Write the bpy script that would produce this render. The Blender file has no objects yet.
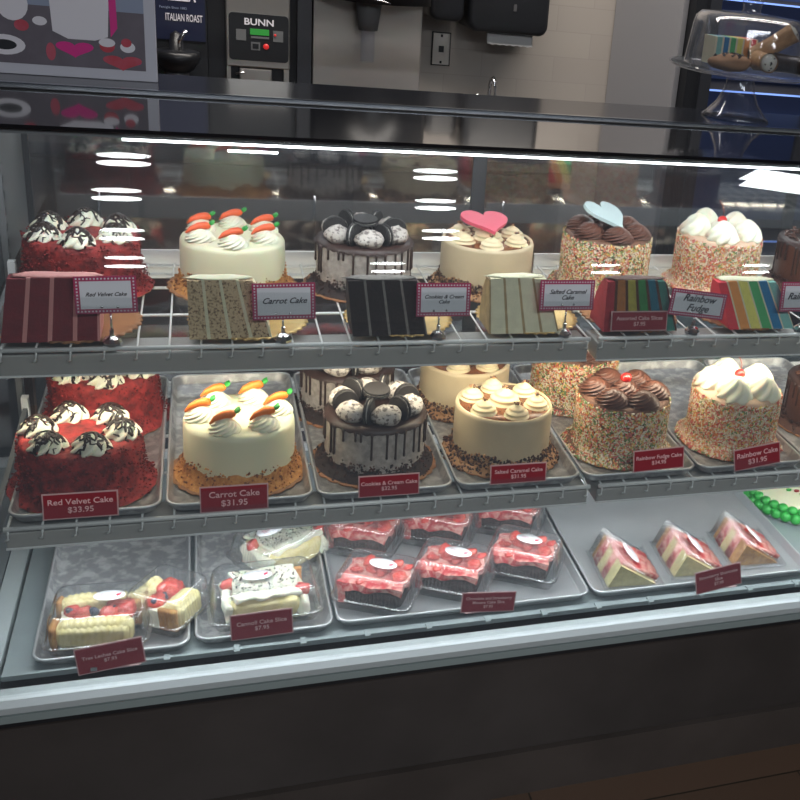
import bpy, math, random
from mathutils import Matrix, Vector, noise
PI = math.pi
C = bpy.context.scene.collection
SC = bpy.context.scene
random.seed(7)

# ------------------------------------------------------------------ camera
F_PX, PX, PY = 1044.11, 605.58, 355.79
YAW, PITCH, ROLL = 0.392152, 0.373511, 0.122753
CAM = Vector((0, 0, 1.65))
cy, sy, cp, sp = math.cos(YAW), math.sin(YAW), math.cos(PITCH), math.sin(PITCH)
fwd = Vector((sy*cp, cy*cp, -sp)); rt = Vector((cy, -sy, 0)); up = rt.cross(fwd)
cr, sr = math.cos(ROLL), math.sin(ROLL)
RT = rt*cr + up*sr; UP = up*cr - rt*sr; FW = fwd
cam = bpy.data.cameras.new('camera'); co = bpy.data.objects.new('camera', cam); C.objects.link(co)
m = Matrix((RT, UP, -FW)).transposed().to_4x4(); m.translation = CAM
co.matrix_world = m
cam.sensor_width = 36; cam.lens = F_PX/800*36
cam.shift_x = -(PX-400)/800; cam.shift_y = (PY-400)/800
cam.clip_start = .05
SC.camera = co

def ray(x, y):
    d = RT*((x-PX)/F_PX) - UP*((y-PY)/F_PX) + FW
    return d/d.y
def at(x, y, Y):      # point of the place at depth Y seen at pixel x, y
    return CAM + ray(x, y)*Y
def atz(x, y, z):
    d = ray(x, y); return CAM + d*((z-CAM.z)/d.z)

# ------------------------------------------------------------------ world, lights
w = bpy.data.worlds.new('world'); SC.world = w; w.use_nodes = True
w.node_tree.nodes['Background'].inputs[0].default_value = (.55, .62, .75, 1)
w.node_tree.nodes['Background'].inputs[1].default_value = .12
SC.view_settings.view_transform = 'Standard'; SC.view_settings.look = 'None'
SC.view_settings.gamma = 1; SC.view_settings.exposure = 0.12
SC.cycles.transparent_max_bounces = 40
SC.cycles.max_bounces = 8
SC.cycles.sample_clamp_indirect = 4
SC.cycles.caustics_reflective = False; SC.cycles.caustics_refractive = False

def area(name, loc, size, power, col, target=None, shape='RECTANGLE', parent=None):
    l = bpy.data.lights.new(name, 'AREA'); l.shape = shape; l.size = size[0]
    if shape == 'RECTANGLE': l.size_y = size[1]
    l.energy = power; l.color = col
    o = bpy.data.objects.new(name, l); C.objects.link(o); o.location = loc
    d = (Vector(target)-Vector(loc)) if target else Vector((0, 0, -1))
    o.rotation_euler = d.to_track_quat('-Z', 'Y').to_euler()
    if parent: o.parent = parent
    return o
# strip lamps of the case (each sits just under its metal housing), plus an added rear fill
area('top_strip_light', (.75, 1.853, 1.262), (2.2, .014), 5.2, (.93, .97, 1), (.75, 1.99, .95))
area('rear_fill_light', (.75, 2.29, 1.258), (2.2, .02), 1.8, (.93, .97, 1), (.75, 2.08, .95))  # added fill, out of view, to brighten the backs of the cakes
area('upper_shelf_strip_light', (.75, 1.775, .897), (2.2, .03), 7.5, (1, .90, .70), (.75, 1.90, .70))
area('lower_shelf_strip_light', (.75, 1.690, .634), (2.2, .03), 6.5, (.90, .96, 1), (.75, 1.78, .42))
area('back_bar_light', (1.0, 2.9, 2.85), (3.0, .4), 70, (1, .93, .85), (1.0, 4.2, .9))

# ------------------------------------------------------------------ materials
def nt(name):
    m = bpy.data.materials.new(name); m.use_nodes = True
    return m, m.node_tree, m.node_tree.nodes['Principled BSDF']
def mat(name, col, rough=.5, metal=0, spec=.5, bump=0, bscale=200, vary=0, vscale=30, col2=None, sss=0, coat=0, emit=None, estr=0, distort=0, lo=.35, hi=.65):
    m, t, b = nt(name)
    b.inputs['Base Color'].default_value = (*col, 1)
    b.inputs['Roughness'].default_value = rough; b.inputs['Metallic'].default_value = metal
    b.inputs['Specular IOR Level'].default_value = spec
    if coat: b.inputs['Coat Weight'].default_value = coat; b.inputs['Coat Roughness'].default_value = .08
    if sss:
        b.inputs['Subsurface Weight'].default_value = sss; b.inputs['Subsurface Scale'].default_value = .004
    if emit: b.inputs['Emission Color'].default_value = (*emit, 1); b.inputs['Emission Strength'].default_value = estr
    tc = t.nodes.new('ShaderNodeTexCoord')
    if col2 or vary:
        n = t.nodes.new('ShaderNodeTexNoise'); n.inputs['Scale'].default_value = vscale; n.inputs['Detail'].default_value = 6
        n.inputs['Distortion'].default_value = distort
        t.links.new(tc.outputs['Object'], n.inputs['Vector'])
        r = t.nodes.new('ShaderNodeValToRGB'); r.color_ramp.elements[0].position = lo; r.color_ramp.elements[1].position = hi
        c2 = col2 or tuple(min(1, c*(1+vary)) for c in col)
        c1 = col if col2 else tuple(c*(1-vary) for c in col)
        r.color_ramp.elements[0].color = (*c1, 1); r.color_ramp.elements[1].color = (*c2, 1)
        t.links.new(n.outputs['Fac'], r.inputs['Fac']); t.links.new(r.outputs['Color'], b.inputs['Base Color'])
    if bump:
        n2 = t.nodes.new('ShaderNodeTexNoise'); n2.inputs['Scale'].default_value = bscale; n2.inputs['Detail'].default_value = 4
        t.links.new(tc.outputs['Object'], n2.inputs['Vector'])
        bp = t.nodes.new('ShaderNodeBump'); bp.inputs['Strength'].default_value = bump; bp.inputs['Distance'].default_value = .002
        t.links.new(n2.outputs['Fac'], bp.inputs['Height']); t.links.new(bp.outputs['Normal'], b.inputs['Normal'])
    return m
def clear(name, tint, base, gain, rough, haze=0, hazecol=(.8, .85, .9), bump=0, bscale=60):
    m = bpy.data.materials.new(name); m.use_nodes = True; t = m.node_tree
    for n in list(t.nodes): t.nodes.remove(n)
    out = t.nodes.new('ShaderNodeOutputMaterial')
    tr = t.nodes.new('ShaderNodeBsdfTransparent'); tr.inputs[0].default_value = (*tint, 1)
    gl = t.nodes.new('ShaderNodeBsdfGlossy'); gl.inputs['Roughness'].default_value = rough; gl.inputs[0].default_value = (1, 1, 1, 1)
    lw = t.nodes.new('ShaderNodeLayerWeight'); lw.inputs[0].default_value = .5
    pw = t.nodes.new('ShaderNodeMath'); pw.operation = 'POWER'; pw.inputs[1].default_value = 3.5
    mu = t.nodes.new('ShaderNodeMath'); mu.operation = 'MULTIPLY_ADD'; mu.inputs[1].default_value = gain; mu.inputs[2].default_value = base
    t.links.new(lw.outputs['Facing'], pw.inputs[0]); t.links.new(pw.outputs[0], mu.inputs[0])
    mx = t.nodes.new('ShaderNodeMixShader'); t.links.new(mu.outputs[0], mx.inputs[0])
    t.links.new(tr.outputs[0], mx.inputs[1]); t.links.new(gl.outputs[0], mx.inputs[2])
    last = mx
    if haze:
        df = t.nodes.new('ShaderNodeBsdfDiffuse'); df.inputs[0].default_value = (*hazecol, 1)
        m2 = t.nodes.new('ShaderNodeMixShader'); m2.inputs[0].default_value = haze
        t.links.new(mx.outputs[0], m2.inputs[1]); t.links.new(df.outputs[0], m2.inputs[2]); last = m2
    if bump:
        tc = t.nodes.new('ShaderNodeTexCoord'); n2 = t.nodes.new('ShaderNodeTexNoise'); n2.inputs['Scale'].default_value = bscale
        t.links.new(tc.outputs['Object'], n2.inputs['Vector'])
        bp = t.nodes.new('ShaderNodeBump'); bp.inputs['Strength'].default_value = bump; bp.inputs['Distance'].default_value = .002
        t.links.new(n2.outputs['Fac'], bp.inputs['Height']); t.links.new(bp.outputs['Normal'], gl.inputs['Normal'])
    t.links.new(last.outputs[0], out.inputs[0])
    return m

M = dict(
  black=mat('black plastic', (.012, .013, .016), .35),
  dark=mat('dark laminate', (.02, .022, .028), .4),
  base=mat('dark brushed base panel', (.085, .075, .072), .34, metal=.5, vary=.15, vscale=4),
  kick=mat('kick plate', (.08, .066, .06), .42, metal=.3, vary=.15, vscale=5),
  topglass=mat('black glass top', (.006, .007, .010), .045, spec=1.0, coat=1),
  topedge=mat('top edge laminate', (.012, .014, .020), .16, spec=.8),
  trim=mat('polished trim', (.50, .54, .60), .2, metal=1),
  rail=mat('satin grey rail', (.48, .53, .54), .5, metal=.25),
  railface=mat('green grey rail face', (.33, .40, .40), .3, metal=.35),
  deck=mat('deck steel', (.36, .41, .42), .4, metal=.45, vary=.08, vscale=14),
  shelfband=mat('shelf lamp housing grey', (.38, .375, .355), .5),
  white=mat('white coated wire', (.90, .91, .90), .35),
  whitemet=mat('white enamel', (.86, .87, .87), .4),
  grey=mat('grey enamel', (.14, .145, .15), .45),
  endpanel=mat('case end panel', (.26, .265, .26), .3, spec=.6),
  dkend=mat('dark end glass', (.010, .011, .016), .08, spec=.6),
  tray=mat('worn aluminium', (.40, .40, .41), .40, metal=.5, col2=(.66, .66, .66), vscale=40, bump=.1, bscale=60, lo=.47, hi=.60),
  traysmooth=mat('brushed aluminium', (.58, .59, .60), .38, metal=.55, vary=.06, vscale=8),
  steel=mat('stainless steel', (.50, .48, .45), .28, metal=.9, vary=.04, vscale=5),
  chrome=mat('chrome', (.8, .8, .82), .08, metal=1),
  ivory=mat('ivory cream frosting', (.78, .75, .53), .45, sss=.15, bump=.12, bscale=60),
  ivory2=mat('ivory piped frosting', (.78, .76, .60), .45, sss=.15),
  whip=mat('whipped cream', (.84, .82, .66), .5, sss=.15),
  cookcream=mat('cookie cream frosting', (.16, .13, .12), .55, col2=(.54, .49, .45), vscale=150, bump=.2, bscale=200, lo=.43, hi=.48),
  cookside=mat('cookie cream side', (.30, .265, .24), .55, col2=(.48, .43, .39), vscale=90, bump=.2, bscale=150),
  caramel=mat('caramel frosting side', (.60, .48, .31), .5, vary=.06, vscale=20, bump=.15, bscale=40),
  carablob=mat('caramel dollop', (.72, .60, .38), .45, sss=.1),
  caratop=mat('caramel glaze', (.20, .075, .03), .25, vary=.3, vscale=40),
  redvel=mat('red velvet crumb', (.12, .008, .008), .75, col2=(.42, .035, .03), vscale=60, bump=1, bscale=150),
  redcrumb=mat('red velvet crumb bits', (.30, .02, .018), .8),
  redcrumb2=mat('dark red crumb bits', (.12, .008, .008), .8),
  choc=mat('dark chocolate drizzle', (.022, .009, .006), .28),
  drip=mat('chocolate drip', (.040, .018, .014), .45),
  fudge=mat('fudge frosting', (.10, .035, .020), .38, vary=.1, vscale=40),
  cookie=mat('black cookie wafer', (.020, .016, .016), .6, bump=.7, bscale=500),
  creamfill=mat('cookie filling', (.62, .60, .56), .6),
  cherry=mat('cherry', (.60, .02, .015), .12, coat=.5),
  stem=mat('cherry stem', (.35, .08, .03), .5),
  orange=mat('orange icing', (.85, .20, .02), .35),
  orangered=mat('red orange icing', (.75, .11, .03), .35),
  green=mat('green icing', (.03, .34, .05), .4),
  nut=mat('orange brown crumbs', (.50, .20, .05), .8, col2=(.70, .34, .10), vscale=120),
  nut2=mat('brown crumbs', (.22, .08, .03), .8),
  dkcrumb=mat('dark cookie crumbs', (.035, .02, .017), .85),
  brcrumb=mat('chocolate shavings', (.09, .035, .022), .7),
  tancrumb=mat('toffee bits', (.45, .24, .11), .7),
  gold=mat('gold foil board', (.85, .60, .25), .32, metal=.75, vary=.12, vscale=25),
  brownboard=mat('brown board', (.34, .15, .06), .6, vary=.2, vscale=20),
  pinkheart=mat('pink fondant', (.72, .10, .16), .5),
  blueheart=mat('pale blue fondant', (.46, .57, .58), .5),
  card=mat('white card', (.72, .74, .78), .5),
  cardpink=mat('magenta card border', (.42, .05, .13), .5),
  ink=mat('black ink', (.02, .02, .03), .6),
  burg=mat('burgundy card', (.27, .022, .035), .45),
  burgedge=mat('clear holder edge', (.55, .36, .36), .3),
  pinkink=mat('pale lettering', (.75, .48, .48), .6),
  brownie=mat('dark brownie', (.028, .016, .014), .85, bump=.6, bscale=200, vary=.3, vscale=90),
  sponge=mat('yellow sponge', (.74, .62, .28), .75, col2=(.80, .70, .40), vscale=70, bump=.35, bscale=220),
  spongecut=mat('pale sponge', (.66, .58, .28), .8, vary=.1, vscale=90, bump=.4, bscale=250),
  crust=mat('browned crust', (.35, .15, .045), .7, col2=(.60, .32, .10), vscale=60),
  carrotsp=mat('carrot sponge', (.16, .09, .04), .85, col2=(.66, .50, .30), vscale=240, bump=.7, bscale=260, lo=.36, hi=.50),
  rvslice=mat('red velvet sponge', (.20, .020, .028), .8, vary=.15, vscale=60, bump=.4, bscale=200),
  rvcream=mat('pink tinted cream', (.70, .30, .28), .5),
  greycream=mat('grey cookie cream', (.22, .20, .18), .6, vary=.25, vscale=160),
  palevan=mat('vanilla sponge', (.88, .84, .60), .75, vary=.06, vscale=60, bump=.4, bscale=220),
  carcream=mat('caramel filling', (.50, .36, .17), .5, vary=.2, vscale=60),
  strawb=mat('strawberry', (.62, .035, .03), .25, col2=(.80, .16, .11), vscale=45, bump=.3, bscale=160, coat=.3),
  strawp=mat('strawberry pink filling', (.50, .035, .04), .4, col2=(.80, .42, .36), vscale=60, distort=1, lo=.40, hi=.60, bump=.5, bscale=90, coat=.3),
  bluebry=mat('blueberry', (.03, .03, .07), .4),
  label=mat('white oval sticker', (.82, .82, .85), .4),
  labelred=mat('red sticker mark', (.55, .02, .05), .5),
  tile=None,
  ceramic=mat('paper towel', (.62, .62, .62), .8),
  wallg=mat('grey wall panel', (.30, .30, .32), .5),
  cannoli=mat('cannoli shell', (.50, .26, .10), .55, col2=(.66, .40, .18), vscale=60, bump=.4, bscale=120),
  clear=clear('front glass', (.982, .99, .988), .045, .55, .0, haze=.016, hazecol=(.6, .7, .8)),  # pale diffuse share imitates the milky reflection of the store
  mirror=clear('rear door glass', (.78, .80, .84), .20, .4, .06),
  plastic=clear('clear clamshell plastic', (.965, .97, .975), .10, .9, .13, haze=.03, hazecol=(.9, .92, .95), bump=.5, bscale=90),
  dome=clear('clear acrylic', (.93, .94, .97), .08, .9, .06, haze=.03, bump=.1, bscale=20),
  emit=mat('strip lamp diffuser', (.9, .9, .9), .5, emit=(.95, .98, 1), estr=7),
  emitw=mat('warm strip lamp diffuser', (.9, .9, .9), .5, emit=(1, .85, .6), estr=2.2),
  sprunder=mat('brown under sprinkles', (.16, .07, .04), .6),
  sprunder2=mat('tan under sprinkles', (.62, .42, .30), .6),
  cabinet=mat('brown laminate', (.17, .13, .11), .5),
  emitc=mat('cool strip lamp diffuser', (.9, .9, .9), .5, emit=(.92, .97, 1), estr=2.0),
  lampdiff=mat('ceiling lamp diffuser', (.9, .9, .9), .5, emit=(.95, .98, 1), estr=22),
  blueglow=mat('lit cooler interior', (.05, .09, .25), .3, emit=(.12, .16, .36), estr=.07),
  bluelamp=mat('cooler lamp', (.2, .3, .9), .3, emit=(.25, .45, 1), estr=.8),
  navy=mat('navy wrap', (.012, .016, .045), .35),
  greenled=mat('green display', (.02, .2, .03), .3, emit=(.10, .7, .12), estr=.15),
  redled=mat('red button', (.5, .02, .02), .3, emit=(1, .05, .05), estr=.3),
  dkgrey=mat('dark grey plastic', (.06, .06, .065), .4),
  ceil=mat('ceiling', (.45, .48, .54), .8),
  farwall=mat('store wall', (.20, .23, .30), .7, vary=.3, vscale=1.5),
  picbg=mat('poster table', (.15, .13, .16), .5, vary=.1, vscale=20),
  picsky=mat('poster backdrop', (.30, .35, .48), .5),
  picwhite=mat('poster white', (.85, .82, .88), .5),
  picmag=mat('poster magenta', (.75, .03, .28), .5),
  picred=mat('poster red', (.52, .04, .06), .5, col2=(.55, .10, .15), vscale=30),
  signframe=mat('sign frame', (.62, .62, .70), .45),
)
SPR = [mat('sprinkle '+n, c, .5) for n, c in [('cream', (.80, .68, .45)), ('white', (.82, .76, .62)), ('orange', (.75, .25, .07)), ('pink', (.72, .20, .17)), ('yellow', (.75, .58, .14)), ('green', (.16, .28, .10)), ('red', (.55, .06, .05))]]
RAIN = [mat('sponge '+n, c, .75, vary=.06, vscale=80, bump=.3, bscale=200) for n, c in [('red', (.80, .06, .08)), ('orange', (.88, .36, .10)), ('yellow', (.88, .82, .20)), ('green', (.10, .50, .18)), ('blue', (.03, .22, .45)), ('teal', (.25, .58, .52))]]
RAIN2 = [mat('dull sponge '+n, c, .75, vary=.15, vscale=80, bump=.4, bscale=200) for n, c in [('red', (.38, .03, .04)), ('orange', (.42, .16, .04)), ('yellow', (.40, .36, .06)), ('green', (.04, .22, .06)), ('blue', (.02, .14, .20)), ('teal', (.05, .20, .16))]]

def tile_mat():
    m, t, b = nt('pale wall tile')
    tc = t.nodes.new('ShaderNodeTexCoord'); mp = t.nodes.new('ShaderNodeMapping')
    mp.inputs['Rotation'].default_value = (PI/2, 0, 0)
    br = t.nodes.new('ShaderNodeTexBrick'); br.inputs['Scale'].default_value = 1
    br.inputs['Brick Width'].default_value = .30; br.inputs['Row Height'].default_value = .10; br.inputs['Mortar Size'].default_value = .0015
    br.inputs['Color1'].default_value = (.38, .345, .31, 1); br.inputs['Color2'].default_value = (.35, .315, .285, 1); br.inputs['Mortar'].default_value = (.32, .29, .265, 1)
    t.links.new(tc.outputs['Object'], mp.inputs[0]); t.links.new(mp.outputs[0], br.inputs['Vector']); t.links.new(br.outputs['Color'], b.inputs['Base Color'])
    b.inputs['Roughness'].default_value = .5
    return m
M['tile'] = tile_mat()
def wood_mat():
    m, t, b = nt('brown plank floor')
    tc = t.nodes.new('ShaderNodeTexCoord')
    br = t.nodes.new('ShaderNodeTexBrick'); br.inputs['Scale'].default_value = 1
    br.inputs['Brick Width'].default_value = 1.2; br.inputs['Row Height'].default_value = .15; br.inputs['Mortar Size'].default_value = .002
    br.inputs['Color1'].default_value = (.10, .06, .04, 1); br.inputs['Color2'].default_value = (.075, .045, .03, 1); br.inputs['Mortar'].default_value = (.02, .015, .01, 1)
    t.links.new(tc.outputs['Object'], br.inputs['Vector']); t.links.new(br.outputs['Color'], b.inputs['Base Color'])
    b.inputs['Roughness'].default_value = .35
    return m
M['wood'] = wood_mat()

# ------------------------------------------------------------------ mesh helpers
class MB:
    def __init__(s): s.v = []; s.f = []; s.mi = []; s.sm = []
    def add(s, vs, fs, mi=0, smooth=False, T=None):
        b = len(s.v)
        s.v += [tuple(T @ Vector(v)) if T else tuple(v) for v in vs]
        for f in fs: s.f.append([b+i for i in f]); s.mi.append(mi); s.sm.append(smooth)
    def box(s, x0, x1, y0, y1, z0, z1, mi=0, T=None):
        vs = [(x, y, z) for z in (z0, z1) for y in (y0, y1) for x in (x0, x1)]
        s.add(vs, [(0, 2, 3, 1), (4, 5, 7, 6), (0, 1, 5, 4), (2, 6, 7, 3), (0, 4, 6, 2), (1, 3, 7, 5)], mi, False, T)
    def hexa(s, b4, t4, mi=0, T=None):
        s.add(list(b4)+list(t4), [(3, 2, 1, 0), (4, 5, 6, 7), (0, 1, 5, 4), (1, 2, 6, 5), (2, 3, 7, 6), (3, 0, 4, 7)], mi, False, T)
    def loft(s, rings, mi=0, smooth=True, cap0=False, cap1=False, closed=True, T=None):
        n = len(rings[0]); vs = [v for r in rings for v in r]; fs = []
        for k in range(len(rings)-1):
            for i in range(n if closed else n-1):
                j = (i+1) % n
                fs.append((k*n+i, k*n+j, (k+1)*n+j, (k+1)*n+i))
        if cap0: fs.append(tuple(reversed(range(n))))
        if cap1: fs.append(tuple((len(rings)-1)*n+i for i in range(n)))
        s.add(vs, fs, mi, smooth, T)
    def lathe(s, prof, n=24, mi=0, mod=None, smooth=True, T=None, cap0=True, cap1=True):
        rings = []
        for k, (r, z) in enumerate(prof):
            rings.append([((r*(mod(a, k/(len(prof)-1)) if mod else 1))*math.cos(a), (r*(mod(a, k/(len(prof)-1)) if mod else 1))*math.sin(a), z) for a in [2*PI*i/n for i in range(n)]])
        s.loft(rings, mi, smooth, cap0, cap1, T=T)
    def tube(s, pts, r, n=6, mi=0, T=None, closed=False):
        pts = [Vector(p) for p in pts]; rings = []; N = len(pts)
        ref = Vector((0, 0, 1))
        for i, p in enumerate(pts):
            a = pts[(i-1) % N] if (closed or i > 0) else p; b = pts[(i+1) % N] if (closed or i < N-1) else p
            d = (b-a)
            if d.length < 1e-9: d = Vector((0, 0, 1))
            d.normalize()
            x = d.cross(ref)
            if x.length < .1: x = d.cross(Vector((0, 1, 0)))
            x.normalize(); y = x.cross(d)
            rr = r[i] if isinstance(r, (list, tuple)) else r
            rings.append([p + x*(rr*math.cos(2*PI*k/n)) + y*(rr*math.sin(2*PI*k/n)) for k in range(n)])
        if closed: rings.append(rings[0])
        s.loft(rings, mi, True, not closed, not closed, T=T)
    def prism(s, poly, z0, z1, mi=0, T=None, side=None):
        n = len(poly); vs = [(x, y, z0) for x, y in poly]+[(x, y, z1) for x, y in poly]
        s.add(vs, [tuple(reversed(range(n))), tuple(range(n, 2*n))], mi, False, T)
        s.add(vs, [(i, (i+1) % n, n+(i+1) % n, n+i) for i in range(n)], mi if side is None else side, False, T)
    def ellip(s, c, r, mi=0, nu=12, nv=8, jit=0, T=None):
        rings = []
        for k in range(nv+1):
            t = PI*k/nv; rr = max(math.sin(t), .02)
            ring = []
            for i in range(nu):
                a = 2*PI*i/nu; d = Vector((rr*math.cos(a), rr*math.sin(a), -math.cos(t)))
                q = 1 + (jit*noise.noise(d*1.7+Vector(c)*40) if jit else 0)
                ring.append((c[0]+r[0]*d.x*q, c[1]+r[1]*d.y*q, c[2]+r[2]*d.z*q))
            rings.append(ring)
        s.loft(rings, mi, True, True, True, T=T)
    def chunk(s, p, r, mi=0):
        q = Matrix.Translation(p) @ Matrix.Rotation(random.uniform(0, 6), 4, Vector((random.uniform(-1, 1), random.uniform(-1, 1), random.uniform(-1, 1)+.01)).normalized())
        a, b, c = (r*random.uniform(.6, 1.3) for _ in range(3))
        s.add([(a, 0, 0), (-a, 0, 0), (0, b, 0), (0, -b, 0), (0, 0, c), (0, 0, -c)], [(0, 2, 4), (2, 1, 4), (1, 3, 4), (3, 0, 4), (2, 0, 5), (1, 2, 5), (3, 1, 5), (0, 3, 5)], mi, False, q)
    def build(s, name, mats, parent=None, loc=None, rot=None):
        me = bpy.data.meshes.new(name); me.from_pydata(s.v, [], s.f)
        for mm in (mats if isinstance(mats, (list, tuple)) else [mats]): me.materials.append(M[mm] if isinstance(mm, str) else mm)
        me.polygons.foreach_set('material_index', s.mi); me.polygons.foreach_set('use_smooth', s.sm)
        me.update()
        o = bpy.data.objects.new(name, me); C.objects.link(o)
        if parent: o.parent = parent
        if loc: o.location = loc
        if rot: o.rotation_euler = rot
        return o
def bevel(o, w=.002, seg=2):
    b = o.modifiers.new('bevel', 'BEVEL'); b.width = w; b.segments = seg; b.limit_method = 'ANGLE'; return o
def tag(o, label, cat, group=None, kind=None):
    o['label'] = label; o['category'] = cat
    if group: o['group'] = group
    if kind: o['kind'] = kind
    return o
def thing(name, label, cat, loc=(0, 0, 0), rz=0, group=None, rot=None):
    o = bpy.data.objects.new(name, None); C.objects.link(o); o.empty_display_size = .05
    o.location = loc; o.rotation_euler = rot or (0, 0, rz)
    return tag(o, label, cat, group)
def struct(o): o['kind'] = 'structure'; return o
def dup(root, loc, rz=0, label=None, skip=(), rot=None, sz=1):
    r = root.copy(); C.objects.link(r); r.location = loc; r.rotation_euler = rot or (0, 0, rz)
    r.scale = (1, 1, sz)
    if label: r['label'] = label
    for ch in list(root.children):
        if ch.name.split('.')[0] in skip: continue
        c = ch.copy(); C.objects.link(c); c.parent = r
        for g in ch.children:
            d = g.copy(); C.objects.link(d); d.parent = c
    return r
def text(name, s, size, mt, parent, loc, rot=(PI/2, 0, 0), shear=0, bold=.0, sx=1, fit=None):
    cu = bpy.data.curves.new(name, 'FONT'); cu.body = s; cu.size = size; cu.align_x = 'CENTER'; cu.align_y = 'CENTER'
    cu.shear = shear; cu.offset = bold*size; cu.resolution_u = 3; cu.extrude = .0003
    t = bpy.data.objects.new(name+'_tmp', cu); C.objects.link(t)
    me = bpy.data.meshes.new_from_object(t); C.objects.unlink(t); bpy.data.objects.remove(t)
    me.name = name
    if fit:
        xs_ = [v.co.x for v in me.vertices]; wd = max(xs_)-min(xs_); sx = min(fit/wd, 1.25)
    me.materials.clear(); me.materials.append(M[mt])
    o = bpy.data.objects.new(name, me); C.objects.link(o); o.location = loc; o.rotation_euler = rot; o.scale = (sx, 1, 1)
    if parent: o.parent = parent
    return o
def rrect(w, d, r, n=5, z=0, cx=0, cy=0):
    pts = []
    for qx, qy, a0 in ((1, 1, 0), (-1, 1, PI/2), (-1, -1, PI), (1, -1, 1.5*PI)):
        for k in range(n+1):
            a = a0+PI/2*k/n
            pts.append((cx+qx*(w/2-r)+r*math.cos(a), cy+qy*(d/2-r)+r*math.sin(a), z))
    return pts

# ------------------------------------------------------------------ the setting
b = MB(); b.box(-4, 7, -7, 4.25, -.05, 0); struct(b.build('floor', 'wood'))
b = MB(); b.box(-4, 7, -7, 4.25, 2.92, 2.97); struct(b.build('ceiling', 'ceil'))
b = MB(); b.box(-4, 7, 4.2, 4.25, 0, 2.92); struct(b.build('wall_back', 'tile'))
b = MB(); b.box(-4.05, -4, -7, 4.25, 0, 2.92); struct(b.build('wall_left', 'farwall'))
b = MB(); b.box(7, 7.05, -7, 4.25, 0, 2.92); struct(b.build('wall_right', 'farwall'))
b = MB(); b.box(-4, 7, -7.05, -7, 0, 2.92); struct(b.build('wall_front', 'farwall'))

# ------------------------------------------------------------------ the display case
GB, GT = Vector((0, 1.552, .43)), Vector((0, 1.812, 1.286))       # front glass, bottom and top
def gy(z): return GB.y + (GT.y-GB.y)*(z-GB.z)/(GT.z-GB.z)
X0, X1 = -.372, 2.05
case = thing('display_case', 'long refrigerated glass bakery display case with dark base and black glass top', 'display case')
b = MB(); b.box(X0, X1, 1.582, 2.46, .118, .366); b.build('base_cabinet', 'base', case)
b = MB(); b.box(X0, X1, 1.576, 2.44, .0, .110, 0); b.box(X0, X1, 1.590, 2.44, .110, .118, 1); b.build('kick_plate', ['kick', 'black'], case)
# front rail: stepped profile
b = MB()
prof = [(1.550, .380), (1.550, .396), (1.550, .398), (1.543, .399), (1.544, .410), (1.553, .419), (1.565, .4215), (1.580, .4215), (1.580, .380)]
b.loft([[(X0-.02, y, z) for y, z in prof], [(X1, y, z) for y, z in prof]], 0, False, True, True)
b.build('front_rail', 'rail', case)
b = MB(); b.box(X0-.01, X1, 1.543, 1.550, .381, .3955); b.build('rail_strip', 'railface', case)
b = MB(); b.box(X0, X1, 1.552, 1.585, .366, .380); b.build('rail_gasket', 'black', case)
# deck pan
b = MB(); b.box(-.335, X1-.03, 1.632, 2.385, .396, .405); b.box(-.335, X1-.03, 1.628, 1.634, .401, .409)
for k in range(20): b.box(-.2+k*.115, -.19+k*.115, 1.620, 1.640, .405, .411)
b.build('deck_pan', 'deck', case)
b = MB(); b.box(X0, X1, 1.585, 2.385, .366, .38); b.build('deck_gutter', 'black', case)
b = MB(); b.box(-.372, -.341, 1.60, 2.385, .38, .409); b.build('deck_side_strip', 'rail', case)
# end panel
b = MB()
pl = [(1.585, .38), (2.45, .38), (2.45, 1.285), (1.835, 1.285)]
vs = [(-.384, y, z) for y, z in pl]+[(-.373, y, z) for y, z in pl]
b.add(vs, [(0, 3, 2, 1), (4, 5, 6, 7), (0, 1, 5, 4), (1, 2, 6, 5), (2, 3, 7, 6), (3, 0, 4, 7)]); b.build('end_panel', 'dkend', case)
b = MB()
for (ya, yb, z0, z1) in ((.0, .022, .43, 1.286),):
    b.hexa([(-.384, gy(z0)+.022, z0), (-.350, gy(z0)+.022, z0), (-.350, gy(z0)+.045, z0), (-.384, gy(z0)+.045, z0)],
           [(-.384, gy(z1)+.022, z1), (-.350, gy(z1)+.022, z1), (-.350, gy(z1)+.045, z1), (-.384, gy(z1)+.045, z1)])
b.build('end_frame', 'endpanel', case)
b = MB(); b.box(-.371, -.342, 1.86, 2.385, .96, 1.27); b.build('end_liner', 'grey', case)
b = MB(); b.box(-.341, -.331, 2.055, 2.08, .45, 1.17, 0)
for k in range(24): b.box(-.3315, -.3302, 2.062, 2.073, .47+k*.029, .484+k*.029, 1)
b.build('shelf_upright', ['grey', 'black'], case)
# top: rear black slab, seam trim, front black glass
b = MB(); b.box(X0-.3, X1, 2.135, 2.34, 1.292, 1.304); bevel(b.build('top_rear_slab', 'topedge', case), .002)
b = MB(); b.box(X0-.3, X1, 2.124, 2.135, 1.296, 1.3045); b.build('top_seam_trim', 'trim', case)
b = MB(); b.box(X0-.3, X1, 2.104, 2.124, 1.288, 1.2985); b.build('top_seam_gasket', 'black', case)
b = MB(); b.hexa([(X0-.3, 1.822, 1.284), (X1, 1.822, 1.284), (X1, 2.104, 1.289), (X0-.3, 2.104, 1.289)], [(X0-.3, 1.822, 1.290), (X1, 1.822, 1.290), (X1, 2.104, 1.296), (X0-.3, 2.104, 1.296)])
b.build('top_glass', 'topglass', case)
b = MB(); b.box(X0, X1, 1.835, 1.90, 1.2735, 1.283); b.box(X0, X1, 1.90, 2.44, 1.270, 1.283); b.build('top_inner_panel', 'grey', case)
b = MB(); b.box(-.12, 1.9, 1.838, 1.846, 1.2685, 1.2735); b.build('strip_lamp', 'emit', case)
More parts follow.
